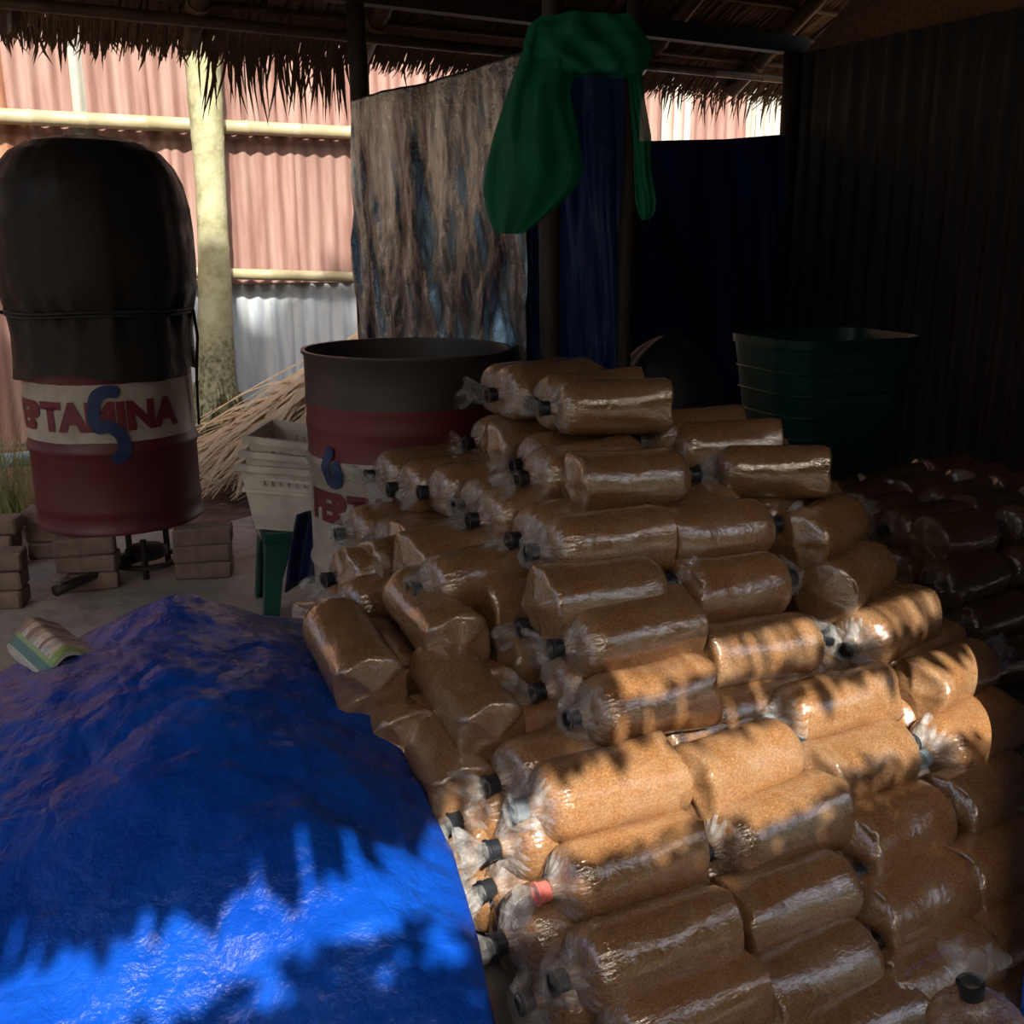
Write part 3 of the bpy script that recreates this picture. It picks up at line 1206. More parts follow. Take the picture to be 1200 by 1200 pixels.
# single bags lying across in front of the left end, square ends to the viewer
side = [
    (410, 763, 1.92, -64, -12, 'resting on the tarp edge, square end forward'),
    (505, 720, 2.00, -62, -10, 'highest of the three crosswise ones, creased square end'),
    (541, 810, 1.86, -62, -14, 'crosswise in the middle, bright seam round its square end'),
    (513, 880, 1.84, -64, -14, 'lowest crosswise one beside the blue tarp hem'),
]
for px, py, d, yw, pt, rem in side:
    c = at_d(px, py, d)
    bag(c, yw, pt, 'L', 'black', 'brown sawdust bag %s' % rem, 'sawdust bags lying crosswise', roll=0.1)
more_side = [
    (452, 780, 2.03, -60, -6, 'wedged behind the crosswise bags'),
    (448, 664, 2.40, 40, 0, 'leaning at the foot of the open drum, rounded end'),
    (462, 702, 2.24, 36, 0, 'lying below the lettered drum, neck at left'),
    (436, 706, 2.36, 42, 0, 'lowest by the green stool leg'),
    (492, 652, 2.3, 34, 4, 'with square folded end, lying by the drum'),
    (470, 668, 2.3, 24, 0, 'showing its square end below the drum lettering'),
    (540, 645, 2.2, 36, 6, 'with creased square end in the gap left of the stack'),
    (560, 675, 2.05, 35, 0, 'with pale seam, in the dark gap left of the stack'),
]
for px, py, d, yw, pt, rem in more_side:
    bag(at_d(px, py, d), yw, pt, 'R' if 'square' in rem else 'L', 'black', 'dark sawdust bag %s' % rem, 'sawdust bags by the drum')
# supports under the crosswise bags
for px, py, d, yw, pt, rem in side + more_side[:4]:
    c = at_d(px, py, d)
    z = c.z - 0.125
    i = 0
    while z > 0.05:
        bag(Vector((c.x + 0.04 * (i % 2) + 0.06, c.y - 0.02, z)), yw, 0, 'L', frill=False)
        z -= 0.115
        i += 1
# the upright one in the lower right corner
c = at_d(1150, 1262, 1.42)
o = bag(c, 0, -78, 'L', 'black', 'upright sawdust bag in the lower right corner, black ring on top', 'sawdust bags on the front of the stack', scale=1.0)
# bags seen behind the top at right
bag(at_d(806, 510, 2.42), 24, 0, 'L', 'black', 'dark sawdust bag just behind the second front column, top', 'sawdust bags on the front of the stack')
bag(at_d(845, 527, 2.38), 10, 0, 'L', 'black', 'dark sawdust bag behind the gathered neck of another', 'sawdust bags on the front of the stack')
bag(at_d(868, 830, 1.98), 28, 0, 'L', 'black', 'sunlit sawdust bag set back between two front columns', 'sawdust bags on the front of the stack', frill=False)
# the dark stack at the right
for k in range(4):
    for j in range(5):
        for i in range(3):
            q = P(2.42 + 0.31 * i + (0.05 if k % 2 else 0), 1.62 + 0.13 * j + 0.06 * k, 0.07 + 0.105 * k)
            lb = 'unlit sawdust bag by the wall, %s layer, %s row, %s from left' % (['bottom', 'second', 'third', 'top'][k], ['front', 'second', 'third', 'fourth', 'rear'][j], ['first', 'second', 'last'][i])
            bag(q, 30 + brnd.uniform(-5, 5), 0, 'L' if brnd.random() < 0.6 else 'R', 'black', lb, 'sawdust bags in the unlit stack', frill=(i == 0))

# ------------------------------------------------------------------ blue tarp over the low heap
ctrl = [(-160, 850, .34), (0, 790, .38), (60, 768, .40), (100, 746, .42), (150, 724, .45), (205, 700, .49), (250, 711, .46), (300, 722, .42), (355, 730, .36),
        (465, 830, .34), (472, 890, .31), (530, 1000, .28), (560, 1100, .27), (580, 1220, .22),
        (250, 830, .47), (120, 900, .42), (350, 950, .40), (200, 1050, .33), (400, 1120, .30), (50, 1150, .28), (300, 1230, .22), (-150, 1150, .25)]
CP = [(at_z(x, y, z), z) for x, y, z in ctrl]
PX = np.array([[p.x, p.y] for p, z in CP])
PZ = np.array([z for p, z in CP])


def tps_fit(X, Z, lam=2e-3):
    d = np.linalg.norm(X[:, None] - X[None], axis=2)
    K = np.where(d > 0, d * d * np.log(d + 1e-9), 0) + lam * np.eye(len(X))
    Pm = np.c_[np.ones(len(X)), X]
    A = np.block([[K, Pm], [Pm.T, np.zeros((3, 3))]])
    return np.linalg.solve(A, np.r_[Z, np.zeros(3)])


TW = tps_fit(PX, PZ)


def tarp_z(x, y):
    d = np.hypot(PX[:, 0] - x, PX[:, 1] - y)
    k = np.where(d > 0, d * d * np.log(d + 1e-9), 0)
    return float(k @ TW[:-3] + TW[-3] + TW[-2] * x + TW[-1] * y)


def pl_interp(pl, t):
    x = t * (len(pl) - 1)
    i = min(int(x), len(pl) - 2)
    return pl[i].lerp(pl[i + 1], x - i)


back = [at_z(*c) for c in ctrl[0:9]]
right = [at_z(*c) for c in (ctrl[8], ctrl[9], ctrl[10], ctrl[11], ctrl[12], ctrl[13])] + [Vector((0.02, 0.62, 0.2))]
lft = [back[0], back[0] + Vector((-0.05, -0.5, 0)), Vector((-1.25, 0.62, 0.2))]
frt = [Vector((-1.25, 0.62, 0.2)), Vector((0.02, 0.62, 0.2))]


def tarp_xy(a, b):
    """Coons patch: a left to right, b back to front"""
    T, B_, L, R_ = pl_interp(back, a), pl_interp(frt, a), pl_interp(lft, b), pl_interp(right, b)
    c00, c10, c01, c11 = back[0], back[-1], frt[0], frt[-1]
    p = T * (1 - b) + B_ * b + L * (1 - a) + R_ * a - (c00 * (1 - a) * (1 - b) + c10 * a * (1 - b) + c01 * (1 - a) * b + c11 * a * b)
    return p.x, p.y


NT = 150
SK = 10      # skirt rows hanging down behind and beside


def tarp_fn(a, b):
    A = a * (NT + 2 * SK) - SK
    Bv = b * (NT + SK) - SK
    aa, bb = min(max(A / NT, 0), 1), min(max(Bv / NT, 0), 1)
    x, y = tarp_xy(aa, bb)
    z = tarp_z(x, y)
    z += 0.020 * fbm(x, y, 2, 4.2, 3) + 0.010 * (1 - abs(nz(x * 5 + y * 2, y * 6 - x, 4))) + 0.0035 * fbm(x, y, 9, 22, 3)
    out_ = max(-A, A - NT, 0) / SK
    outb = max(-Bv, 0) / SK
    if out_ > 0 or outb > 0:
        k = min(1, math.hypot(out_, outb))
        push = 0.10 * k + 0.02 * math.sin(20 * (aa + bb)) * k
        if outb > 0:
            y += push * outb / max(k, 1e-6)
        if A > NT:
            x += 0.05 * out_
        if A < 0:
            x -= push * out_
        z = z * (1 - k ** 0.8) + 0.02 * k ** 0.8
        if A > NT:
            z = max(z, 0.02)
    return (x, y, z)


mb = MB()
mb.grid(tarp_fn, NT + 2 * SK + 1, NT + SK + 1)
tarp = mb.build('blue_tarp', M_TARP, label='large blue tarp draped over a low heap in the foreground', category='tarp')

# ------------------------------------------------------------------ drums
M_RUSTY = simple('rim_metal', (92, 80, 74), 0.5)


def mat_drum(name, bands, rough=0.45):
    """bands: (z from, colour) going up, in metres of object z"""
    M = Mat(name, rough)
    sx = M.node('ShaderNodeSeparateXYZ')
    M.link(M.tc(), sx.inputs[0])
    zz = M.math('ADD', sx.outputs[2], M.math('MULTIPLY', M.math('SUBTRACT', M.noise(9, 3), 0.5), 0.01))
    stops = [(max(0, z), c) for z, c in bands]
    c = M.ramp(zz, stops, 'CONSTANT')
    g = M.noise(5, 7, 0.66)
    c = M.mix(M.ramp(g, [(0.45, (0, 0, 0)), (0.8, (0.8, 0.8, 0.8))]), c, lin(70, 56, 50))
    M.color(c)
    M.bump(M.noise(14, 4), 0.12, 0.01)
    return M.m


def drum_profile(h, r, open_top=True):
    pr = [(0.0, 0.012), (r - 0.02, 0.012), (r - 0.008, 0.0), (r + 0.004, 0.0), (r + 0.006, 0.012), (r, 0.02)]
    for zc, big in ((0.08, 0.3), (h / 3, 1.0), (2 * h / 3, 1.0), (h - 0.20, 0.3), (h - 0.14, 0.3)):
        for dz, a in ((-0.022, 0), (-0.010, 0.6), (0, 1), (0.010, 0.6), (0.022, 0)):
            pr.append((r + 0.009 * a * big, zc + dz))
    pr = pr[:6] + sorted(pr[6:], key=lambda q: q[1])
    pr += [(r, h - 0.015), (r + 0.007, h - 0.008), (r + 0.007, h), (r - 0.004, h), (r - 0.006, h - 0.012)]
    pr += [(r - 0.006, 0.03), (0.0, 0.03)]
    return pr


def curved_text(body, size, radius, z, ang0, mat, parent, squeeze=1.0, right_end=None):
    cu = bpy.data.curves.new('lettering', 'FONT')
    cu.body = body
    cu.size = size
    cu.offset = 0.012 * size / 0.1 * 0.5
    cu.space_character = 1.02
    to = bpy.data.objects.new('lettering_tmp', cu)
    COL.objects.link(to)
    bpy.context.view_layer.update()
    dg = bpy.context.evaluated_depsgraph_get()
    me = bpy.data.meshes.new_from_object(to.evaluated_get(dg))
    bpy.data.objects.remove(to)
    bm = bmesh.new()
    bm.from_mesh(me)
    bmesh.ops.triangulate(bm, faces=bm.faces)
    bmesh.ops.subdivide_edges(bm, edges=[e for e in bm.edges if e.calc_length() > 0.02], cuts=3, use_grid_fill=False)
    bmesh.ops.triangulate(bm, faces=bm.faces)
    xs = [v.co.x for v in bm.verts]
    x1 = max(xs)
    for v in bm.verts:
        x = v.co.x * squeeze
        th = (ang0 + x / radius) if right_end is None else (right_end - (x1 * squeeze - x) / radius)
        v.co = Vector((radius * math.sin(th), -radius * math.cos(th), z + v.co.y))
    bm.to_mesh(me)
    bm.free()
    me.name = 'lettering'
    me.materials.clear()
    me.materials.append(mat)
    return obj('lettering', me, parent, label='dark red capital letters painted round the white band')


def spray(pts, width, radius, mat, parent, name='spray_mark'):
    """soft ribbon on the drum wall; pts in (angle, z)"""
    P2_ = [Vector((a * radius, z)) for a, z in pts]
    dense = []
    n_ = len(P2_)
    for i in range(n_ - 1):
        p0, p1, p2, p3 = P2_[max(i - 1, 0)], P2_[i], P2_[i + 1], P2_[min(i + 2, n_ - 1)]
        for s in range(8):
            t = s / 8
            dense.append(0.5 * ((2 * p1) + (p2 - p0) * t + (2 * p0 - 5 * p1 + 4 * p2 - p3) * t * t + (3 * p1 - p0 - 3 * p2 + p3) * t ** 3))
    dense.append(P2_[-1])
    vs, fs = [], []
    for i, p in enumerate(dense):
        d = (dense[min(i + 1, len(dense) - 1)] - dense[max(i - 1, 0)]).normalized()
        nn = Vector((-d.y, d.x))
        for s in (-1, -0.33, 0.33, 1):
            ends_ = min(1.0, 0.45 + 0.3 * min(i, len(dense) - 1 - i))
            q = p + nn * s * width * 0.5 * ends_
            rr = radius + 0.009 * (math.exp(-((q.y - 0.297) / 0.022) ** 2) + math.exp(-((q.y - 0.598) / 0.022) ** 2)) + 0.00001 * i
            vs.append((rr * math.sin(q.x / radius), -rr * math.cos(q.x / radius), q.y))
    for i in range(len(dense) - 1):
        for k_ in range(3):
            fs.append((i * 4 + k_, i * 4 + k_ + 1, i * 4 + k_ + 5, i * 4 + k_ + 4))
    mb = MB()
    mb.add(vs, fs)
    return mb.build(name, mat, parent, label='blue spray paint mark')


M_LETTER = simple('letter_red', (104, 26, 40), 0.5)
M_SPRAY = simple('spray_blue', (18, 46, 88), 0.6)
DR = 0.288
RED, WHITE, DKGREY = lin(88, 17, 30), lin(176, 166, 152), lin(60, 54, 52)

# steamer drum on bricks under its hood
sc_ = at_d(139, 560, 3.80)
SX, SY = sc_.x, sc_.y
SB = 0.195
sang = math.atan2(-SX, SY)            # turn so that local -y faces the camera
st = empty('steamer_drum', (SX, SY, SB), sang, label='red and white oil drum on bricks, turned into a steamer with a domed hood', category='drum')
md = mat_drum('steamer_paint', [(0.0, RED), (0.325, WHITE), (0.525, RED), (0.62, DKGREY)])
mb = MB()
mb.lathe(drum_profile(0.88, DR), 64)
mb.build('drum_body', md, st, sharp=60)
curved_text('PERTAMINA', 0.128, DR + 0.0035, 0.375, 0, M_LETTER, st, squeeze=1.0, right_end=math.radians(48))
spray([(0.10, 0.50), (-0.05, 0.505), (-0.16, 0.485), (-0.20, 0.43), (-0.17, 0.385), (-0.05, 0.385), (0.06, 0.36), (0.10, 0.32), (0.06, 0.285), (-0.05, 0.27)], 0.042, DR + 0.0065, M_SPRAY, st)
# hood
M_HOOD = mat_tarp('hood_sheet', (0.012, 0.010, 0.008, 1), (0.024, 0.020, 0.016, 1), 0.55, 0.06, 0.15, sp=0.25)
mb = MB()


def hood_fn(a, b):
    th = a * 2 * math.pi
    # from skirt (b=0) up to crown (b=1)
    pr = [(0.300, 0.545), (0.300, 0.62), (0.302, 0.70), (0.300, 0.755), (0.308, 0.78), (0.326, 0.83), (0.333, 0.92), (0.333, 1.02), (0.330, 1.10), (0.314, 1.18), (0.288, 1.235), (0.245, 1.285), (0.19, 1.315), (0.10, 1.334), (0.0, 1.340)]
    x = b * (len(pr) - 1)
    i = min(int(x), len(pr) - 2)
    f = x - i
    r_ = pr[i][0] * (1 - f) + pr[i + 1][0] * f
    z = pr[i][1] * (1 - f) + pr[i + 1][1] * f
    tie = math.exp(-((z - 0.755) / 0.05) ** 2)
    pl = (0.006 * math.sin(17 * th + 2 * math.sin(3 * th)) + 0.004 * math.sin(29 * th)) * (0.3 + tie)
    sk = max(0, (0.75 - z) / 0.2)
    r_ += pl + sk * (0.010 + 0.014 * nz(math.cos(th) * 2, math.sin(th) * 2, 3)) + 0.006 * nz(math.cos(th) * 1.5, math.sin(th) * 1.5, z * 5)
    r_ += 0.004 * tie
    if i < 2:
        z += sk * 0.05 * nz(math.cos(th) * 1.2, math.sin(th) * 1.2, 8)
    return (max(r_, 0) * math.cos(th), max(r_, 0) * math.sin(th), z)


mb.grid(hood_fn, 97, 57)
mb.build('hood', M_HOOD, st, label='dark plastic dome tied over the drum')
mb = MB()
for dz, rr in ((0.0, 0.312), (0.012, 0.313)):
    ring = [((rr + 0.004 * math.sin(5 * t)) * math.cos(t), (rr + 0.004 * math.sin(5 * t)) * math.sin(t), 0.752 + dz + 0.004 * math.sin(3 * t)) for t in [2 * math.pi * q / 60 for q in range(61)]]
    mb.tube(ring, 0.006, 6)
for s_ in (0, 0.02, -0.015):
    a0 = math.radians(-14 + 60 * s_)
    mb.tube([(0.316 * math.cos(a0), 0.316 * math.sin(a0), 0.755), (0.324 * math.cos(a0), 0.324 * math.sin(a0), 0.66), (0.316 * math.cos(a0 - 0.06), 0.316 * math.sin(a0 - 0.06), 0.55), (0.305 * math.cos(a0), 0.305 * math.sin(a0), 0.40 + s_ * 4)], 0.005, 6)
a0 = math.radians(184)
mb.tube([(0.316 * math.cos(a0), 0.316 * math.sin(a0), 0.755), (0.35 * math.cos(a0), 0.35 * math.sin(a0), 0.775), (0.40 * math.cos(a0), 0.40 * math.sin(a0), 0.80)], 0.006, 6)
mb.build('rope', simple('black_rope', (26, 24, 24), 0.7), st)

# open drum
OC = at_d(477, 400, 2.90)
OX, OY = OC.x, OC.y
od = empty('open_drum', (OX, OY, 0.0), math.atan2(-OX, OY), label='open-topped oil drum with lettering, standing behind the bags', category='drum')
md2 = mat_drum('open_drum_paint', [(0.0, WHITE), (0.615, lin(112, 34, 42)), (0.76, lin(62, 54, 54))])
mb = MB()
mb.lathe(drum_profile(0.90, 0.290), 64)
mb.build('drum_body', md2, od, sharp=60)
curved_text('PERTAMINA', 0.110, 0.290 + 0.0035, 0.448, math.radians(-68), M_LETTER, od, squeeze=0.92)
spray([(-0.80, 0.655), (-0.86, 0.61), (-0.84, 0.565), (-0.74, 0.56), (-0.70, 0.59), (-0.76, 0.615)], 0.032, 0.290 + 0.0055, M_SPRAY, od)

# ------------------------------------------------------------------ bricks under the steamer
M_BRICK = simple('grey_brick', (122, 104, 92), 0.9, 0.25, 20, 0.6)


def brick_mesh(seed, s=(0.20, 0.10, 0.062)):
    bm = bmesh.new()
    bmesh.ops.create_cube(bm, size=1.0)
    bmesh.ops.scale(bm, vec=s, verts=bm.verts)
    bmesh.ops.bevel(bm, geom=list(bm.edges), offset=0.006, segments=1, affect='EDGES')
    r_ = random.Random(seed)
    for v in bm.verts:
        v.co += Vector((r_.uniform(-1, 1), r_.uniform(-1, 1), r_.uniform(-1, 1))) * 0.0022
    me = bpy.data.meshes.new('brick')
    bm.to_mesh(me)
    bm.free()
    me.materials.append(M_BRICK)
    return me


BRK = [brick_mesh(i) for i in range(4)]
stacks = [  # px of the front bottom, how many, heading, what it stands by
    (98, 694, 3, 14, 'front left stack under the steamer drum'),
    (237, 680, 3, 12, 'front right stack under the steamer drum'),
    (62, 655, 3, 8, 'back left stack under the steamer drum'),
    (-12, 716, 3, 10, 'stack cut by the left border'),
    (-14, 668, 3, 5, 'rear stack at the left border'),
]
for si, (px, py, nn, hd, where) in enumerate(stacks):
    c = at_z(px, py, 0.0)
    for k in range(nn):
        o = obj('brick', BRK[(si + k) % 4], None, label='grey-brown brick, %s of the %s' % (['bottom', 'middle', 'top'][k], where), category='brick', group='bricks under the steamer')
        o.location = (c.x + brnd.uniform(-.006, .006), c.y + 0.05 + brnd.uniform(-.006, .006), 0.0325 + 0.0645 * k)
        o.rotation_euler = (0, 0, math.radians(hd + brnd.uniform(-5, 5)))

# gas burner under the drum
M_IRON = simple('black_iron', (34, 31, 31), 0.6)
bc = Vector((SX + 0.10, SY - 0.06, 0))
bn = empty('gas_burner', bc, math.radians(-25), label='black iron gas burner with feed pipe under the steamer drum', category='burner')
mb = MB()
mb.lathe([(0.0, 0.05), (0.06, 0.05), (0.075, 0.06), (0.075, 0.085), (0.06, 0.095), (0.0, 0.095)], 24)
mb.build('burner_head', M_IRON, bn, sharp=40)
mb = MB()
mb.lathe([(0.105, 0.035), (0.125, 0.035), (0.125, 0.05), (0.105, 0.05), (0.105, 0.035)], 28)
mb.build('burner_ring', M_IRON, bn, sharp=40)
for q in range(5):
    th = 2 * math.pi * q / 5 + 0.4
    mb = MB()
    x, y = 0.115 * math.cos(th), 0.115 * math.sin(th)
    mb.box((x, y, 0.075), (0.016, 0.016, 0.15))
    mb.build('leg', M_IRON, bn, smooth=False)
mb = MB()
mb.tube([(0, -0.05, 0.065), (0, -0.28, 0.055), (0, -0.42, 0.05)], [0.020, 0.016, 0.020], 10)
mb.build('feed_pipe', M_IRON, bn)
mb = MB()
mb.lathe([(0.0, 0.0), (0.028, 0.0), (0.03, 0.008), (0.028, 0.014), (0.0, 0.016)], 18, c=(0.0, -0.40, 0.085))
mb.tube([(0, -0.40, 0.05), (0, -0.40, 0.09)], 0.008, 8)
mb.build('valve_knob', simple('knob_grey', (120, 116, 110), 0.5), bn, sharp=40)

# ------------------------------------------------------------------ stool with crates
M_STOOL = simple('green_plastic', (22, 74, 66), 0.4)
q0 = at_z(332, 722, 0.0)
SH = 0.285
sx, sy = q0.x + 0.035, q0.y + 0.13
so = empty('plastic_stool', (sx, sy, 0), math.radians(20), label='low dark green plastic stool carrying the pale crates', category='stool')
mb = MB()
bm = bmesh.new()
bmesh.ops.create_cube(bm, size=1)
bmesh.ops.scale(bm, vec=(0.27, 0.27, 0.035), verts=bm.verts)
bmesh.ops.bevel(bm, geom=list(bm.edges), offset=0.014, segments=3, affect='EDGES')
me = bpy.data.meshes.new('seat')
bm.to_mesh(me)
bm.free()
me.materials.append(M_STOOL)
o = obj('seat', me, so)
o.location = (0, 0, SH - 0.0175)
for ax in (-1, 1):
    for ay in (-1, 1):
        mb = MB()
        rows = []
        for f, wd in ((0.0, 0.048), (0.5, 0.056), (0.8, 0.075), (1.0, 0.12)):
            z = (SH - 0.02) * f
            cx, cy = ax * (0.142 - 0.025 * f), ay * (0.142 - 0.025 * f)
            # L-shaped moulded leg
            t = 0.010
            pts = [(cx, cy), (cx - ax * wd, cy), (cx - ax * wd, cy - ay * t), (cx - ax * t, cy - ay * t), (cx - ax * t, cy - ay * wd), (cx, cy - ay * wd)]
            rows.append([(x, y, z) for x, y in pts])
        vs = [p for r_ in rows for p in r_]
        fs = [(i * 6 + k_, i * 6 + (k_ + 1) % 6, (i + 1) * 6 + (k_ + 1) % 6, (i + 1) * 6 + k_) for i in range(3) for k_ in range(6)]
        fs += [tuple(range(6)), tuple(18 + k_ for k_ in range(6))]
        mb.add(vs, fs)
        mb.build('leg', M_STOOL, so, smooth=False)

M_CRATE = simple('pale_plastic', (206, 198, 184), 0.5)


def crate_mesh():
    """flared basket, 0.30 x 0.24 base, slots below the rim, open top"""
    mb = MB()
    hb, ht, H = (0.125, 0.105), (0.165, 0.145), 0.215
    t = 0.004

    def ringp(f, o=0.0):
        a = hb[0] + (ht[0] - hb[0]) * f + o
        b = hb[1] + (ht[1] - hb[1]) * f + o
        return a, b
    lev = [0.0, 0.20, 0.62, 0.70, 0.82, 0.90, 1.0]
    NS = 24                                 # columns a side
    for side_ in range(4):
        for li in range(len(lev) - 1):
            for k_ in range(NS):
                if lev[li] in (0.70,) and 5 <= k_ < 19 and k_ % 2 == 1:
                    continue
                q = []
                for f, kk in ((lev[li], k_), (lev[li], k_ + 1), (lev[li + 1], k_ + 1), (lev[li + 1], k_)):
                    a, b = ringp(f)
                    s = -1 + 2 * kk / NS
                    x, y = [(s * a, -b), (a, s * b), (-s * a, b), (-a, -s * b)][side_]
                    q.append((x, y, f * H))
                mb.add(q, [(0, 1, 2, 3)])
    mb.add([(-hb[0], -hb[1], 0), (hb[0], -hb[1], 0), (hb[0], hb[1], 0), (-hb[0], hb[1], 0)], [(0, 1, 2, 3)])
    # rim lip
    for f, o_, h_ in ((1.0, 0.012, 0.018), (0.62, 0.006, 0.008)):
        a, b = ringp(f)
        z = f * H
        outer = [(-a - o_, -b - o_), (a + o_, -b - o_), (a + o_, b + o_), (-a - o_, b + o_)]
        inner = [(-a, -b), (a, -b), (a, b), (-a, b)]
        vs = [(x, y, z) for x, y in inner] + [(x, y, z) for x, y in outer] + [(x, y, z - h_) for x, y in outer]
        mb.add(vs, [(i, (i + 1) % 4, (i + 1) % 4 + 4, i + 4) for i in range(4)] + [(i + 4, (i + 1) % 4 + 4, (i + 1) % 4 + 8, i + 8) for i in range(4)])
    return mb.mesh('crate', M_CRATE, smooth=False)


cme = crate_mesh()
for k, (dx, dz, tl) in enumerate(((0, 0, 0), (0.012, 0.040, 1.5), (0.022, 0.082, 3.0))):
    o = obj('plastic_crate', cme, None, label='pale plastic crate on the stool, %s of three nested' % ['lowest', 'middle', 'uppermost'][k], category='crate', group='nested crates on the stool')
    o.location = (sx + 0.015 + dx, sy - 0.01, SH + 0.002 + dz)
    o.rotation_euler = (0, math.radians(4 + tl), math.radians(-2))
    sd = o.modifiers.new('wall', 'SOLIDIFY')
    sd.thickness = 0.003
# dark blue cloth hanging off the stool beside the drum
c1 = at_d(372, 640, 3.15)
mb = MB()


def cloth_fn(a, b):
    p = c1 + Vector((-0.06 + 0.17 * a, 0.03 * math.sin(a * 9) + 0.1 * a, 0.10 - 0.20 * b - 0.10 * (1 - a) * (b > 0.5) * (b - 0.5)))
    return (p.x - 0.05 * b, p.y, p.z)


mb.grid(cloth_fn, 22, 16)
o = mb.build('folded_sheet', simple('navy_sheet', (14, 26, 66), 0.45), label='dark blue folded sheet between the stool and the open drum', category='sheet')
o.modifiers.new('t', 'SOLIDIFY').thickness = 0.006

# ------------------------------------------------------------------ rolled magazine on the tarp
M_PAPER = simple('paper', (196, 192, 184), 0.6)


def mat_cover():
    M = Mat('magazine_cover', 0.35)
    uv = M.node('ShaderNodeUVMap')
    sp = M.node('ShaderNodeSeparateXYZ')
    M.link(uv.outputs[0], sp.inputs[0])
    y, x = sp.outputs[1], sp.outputs[0]
    bands = M.ramp(y, [(0.0, lin(140, 170, 90)), (0.10, lin(126, 160, 84)), (0.12, lin(196, 190, 178)), (0.24, lin(150, 166, 178)), (0.30, lin(196, 190, 178)), (0.36, lin(120, 100, 92)), (0.42, lin(198, 192, 180)), (0.55, lin(160, 150, 138)), (0.66, lin(112, 96, 90)), (0.76, lin(196, 190, 180)), (0.86, lin(130, 116, 110)), (1.0, lin(190, 186, 176))], 'CONSTANT')
    n = M.noise(70, 3)
    bands = M.mix(M.ramp(n, [(0.45, (0, 0, 0)), (0.6, (0.45,) * 3)]), bands, lin(90, 84, 80))
    side_ = M.ramp(x, [(0.0, lin(196, 200, 190)), (0.07, lin(64, 116, 110)), (0.20, lin(132, 158, 92)), (0.27, lin(0, 0, 0))], 'CONSTANT')
    sel = M.ramp(x, [(0.0, (0, 0, 0)), (0.27, (1, 1, 1))], 'CONSTANT')
    M.color(M.mix(sel, side_, bands))
    return M.m


M_COVER = mat_cover()
mA, mB, mC = at_z(3, 763, 0.40), at_z(52, 805, 0.40), at_z(104, 790, 0.40)
ml = empty('magazine', mB, label='folded colour magazine lying on the blue tarp at left', category='magazine')
ax = (at_z(8, 758, 0.41) - mB)
ax.z = 0
axl = ax.length
ax.normalize()
px_ = Vector((ax.y, -ax.x, 0))            # to the right of the axis
if px_.x < 0:
    px_ = -px_
WDM = 0.105
HGT = 0.047


def mag_layer(name, off, mat, length=1.0):
    mb = MB()
    prof = []
    # lower sheet, right fold, arched upper sheet back to the spine
    for i in range(8):
        prof.append((0.0 + (WDM - 0.02) * i / 7, 0.002 + off))
    for i in range(1, 10):
        t = -math.pi / 2 + math.pi * i / 10
        prof.append((WDM - 0.02 + (0.02 - off) * math.cos(t), 0.018 + (0.016 - off) * math.sin(t)))
    for i in range(1, 15):
        f = i / 14
        prof.append(((WDM - 0.02) * (1 - f), 0.034 - off + 0.022 * math.sin(math.pi * min(1, f * 1.05)) * (1 - 0.3 * f) - 0.030 * f ** 3))
    n_ = len(prof)
    rows = 12
    vs = []
    for j in range(rows):
        for x, z in prof:
            p = ax * (axl * length * j / (rows - 1)) + px_ * x
            vs.append((p.x, p.y, z + 0.006))
    fs = [(j * n_ + i, j * n_ + i + 1, (j + 1) * n_ + i + 1, (j + 1) * n_ + i) for j in range(rows - 1) for i in range(n_ - 1)]
    mb.add(vs, fs)
    me = mb.mesh(name, mat)
    uvl = me.uv_layers.new(name='UVMap')
    for lp in me.loops:
        j, i = divmod(lp.vertex_index, n_)
        uvl.data[lp.index].uv = (min(1, max(0, (n_ - 1 - i) / 14)), j / (rows - 1))
    o = obj(name, me, ml)
    s_ = o.modifiers.new('t', 'SOLIDIFY')
    s_.thickness = 0.0016
    return o


mag_layer('cover', 0.0, M_COVER)
mag_layer('inner_page', 0.005, M_PAPER, 0.99)
mag_layer('inner_page', 0.009, M_PAPER, 0.98)

# ------------------------------------------------------------------ green net
def mat_net():
    M = Mat('green_net', 0.7, base=lin(20, 136, 100))
    w = M.math('MULTIPLY', M.wave(150, axis='X'), M.wave(150, axis='Z'))
    tr = M.node('ShaderNodeBsdfTransparent')
    tl = M.node('ShaderNodeBsdfTranslucent')
    tl.inputs[0].default_value = lin(30, 168, 124)
    m1 = M.node('ShaderNodeMixShader')
    m1.inputs[0].default_value = 0.45
    M.link(M.b.outputs[0], m1.inputs[1])
    M.link(tl.outputs[0], m1.inputs[2])
    m2 = M.node('ShaderNodeMixShader')
    M.link(M.ramp(w, [(0.1, (0.95,) * 3), (0.5, (0.62,) * 3)]), m2.inputs[0])
    M.link(tr.outputs[0], m2.inputs[1])
    M.link(m1.outputs[0], m2.inputs[2])
    M.link(m2.outputs[0], M.t.nodes['Material Output'].inputs[0])
    return M.m


M_NET = mat_net()
net = empty('green_net', Vector((P2.x, P2.y, 1.2)), label='crumpled green net draped over the posts near the roof', category='net')
NI = net.matrix_basis.inverted()
ND = 2.60


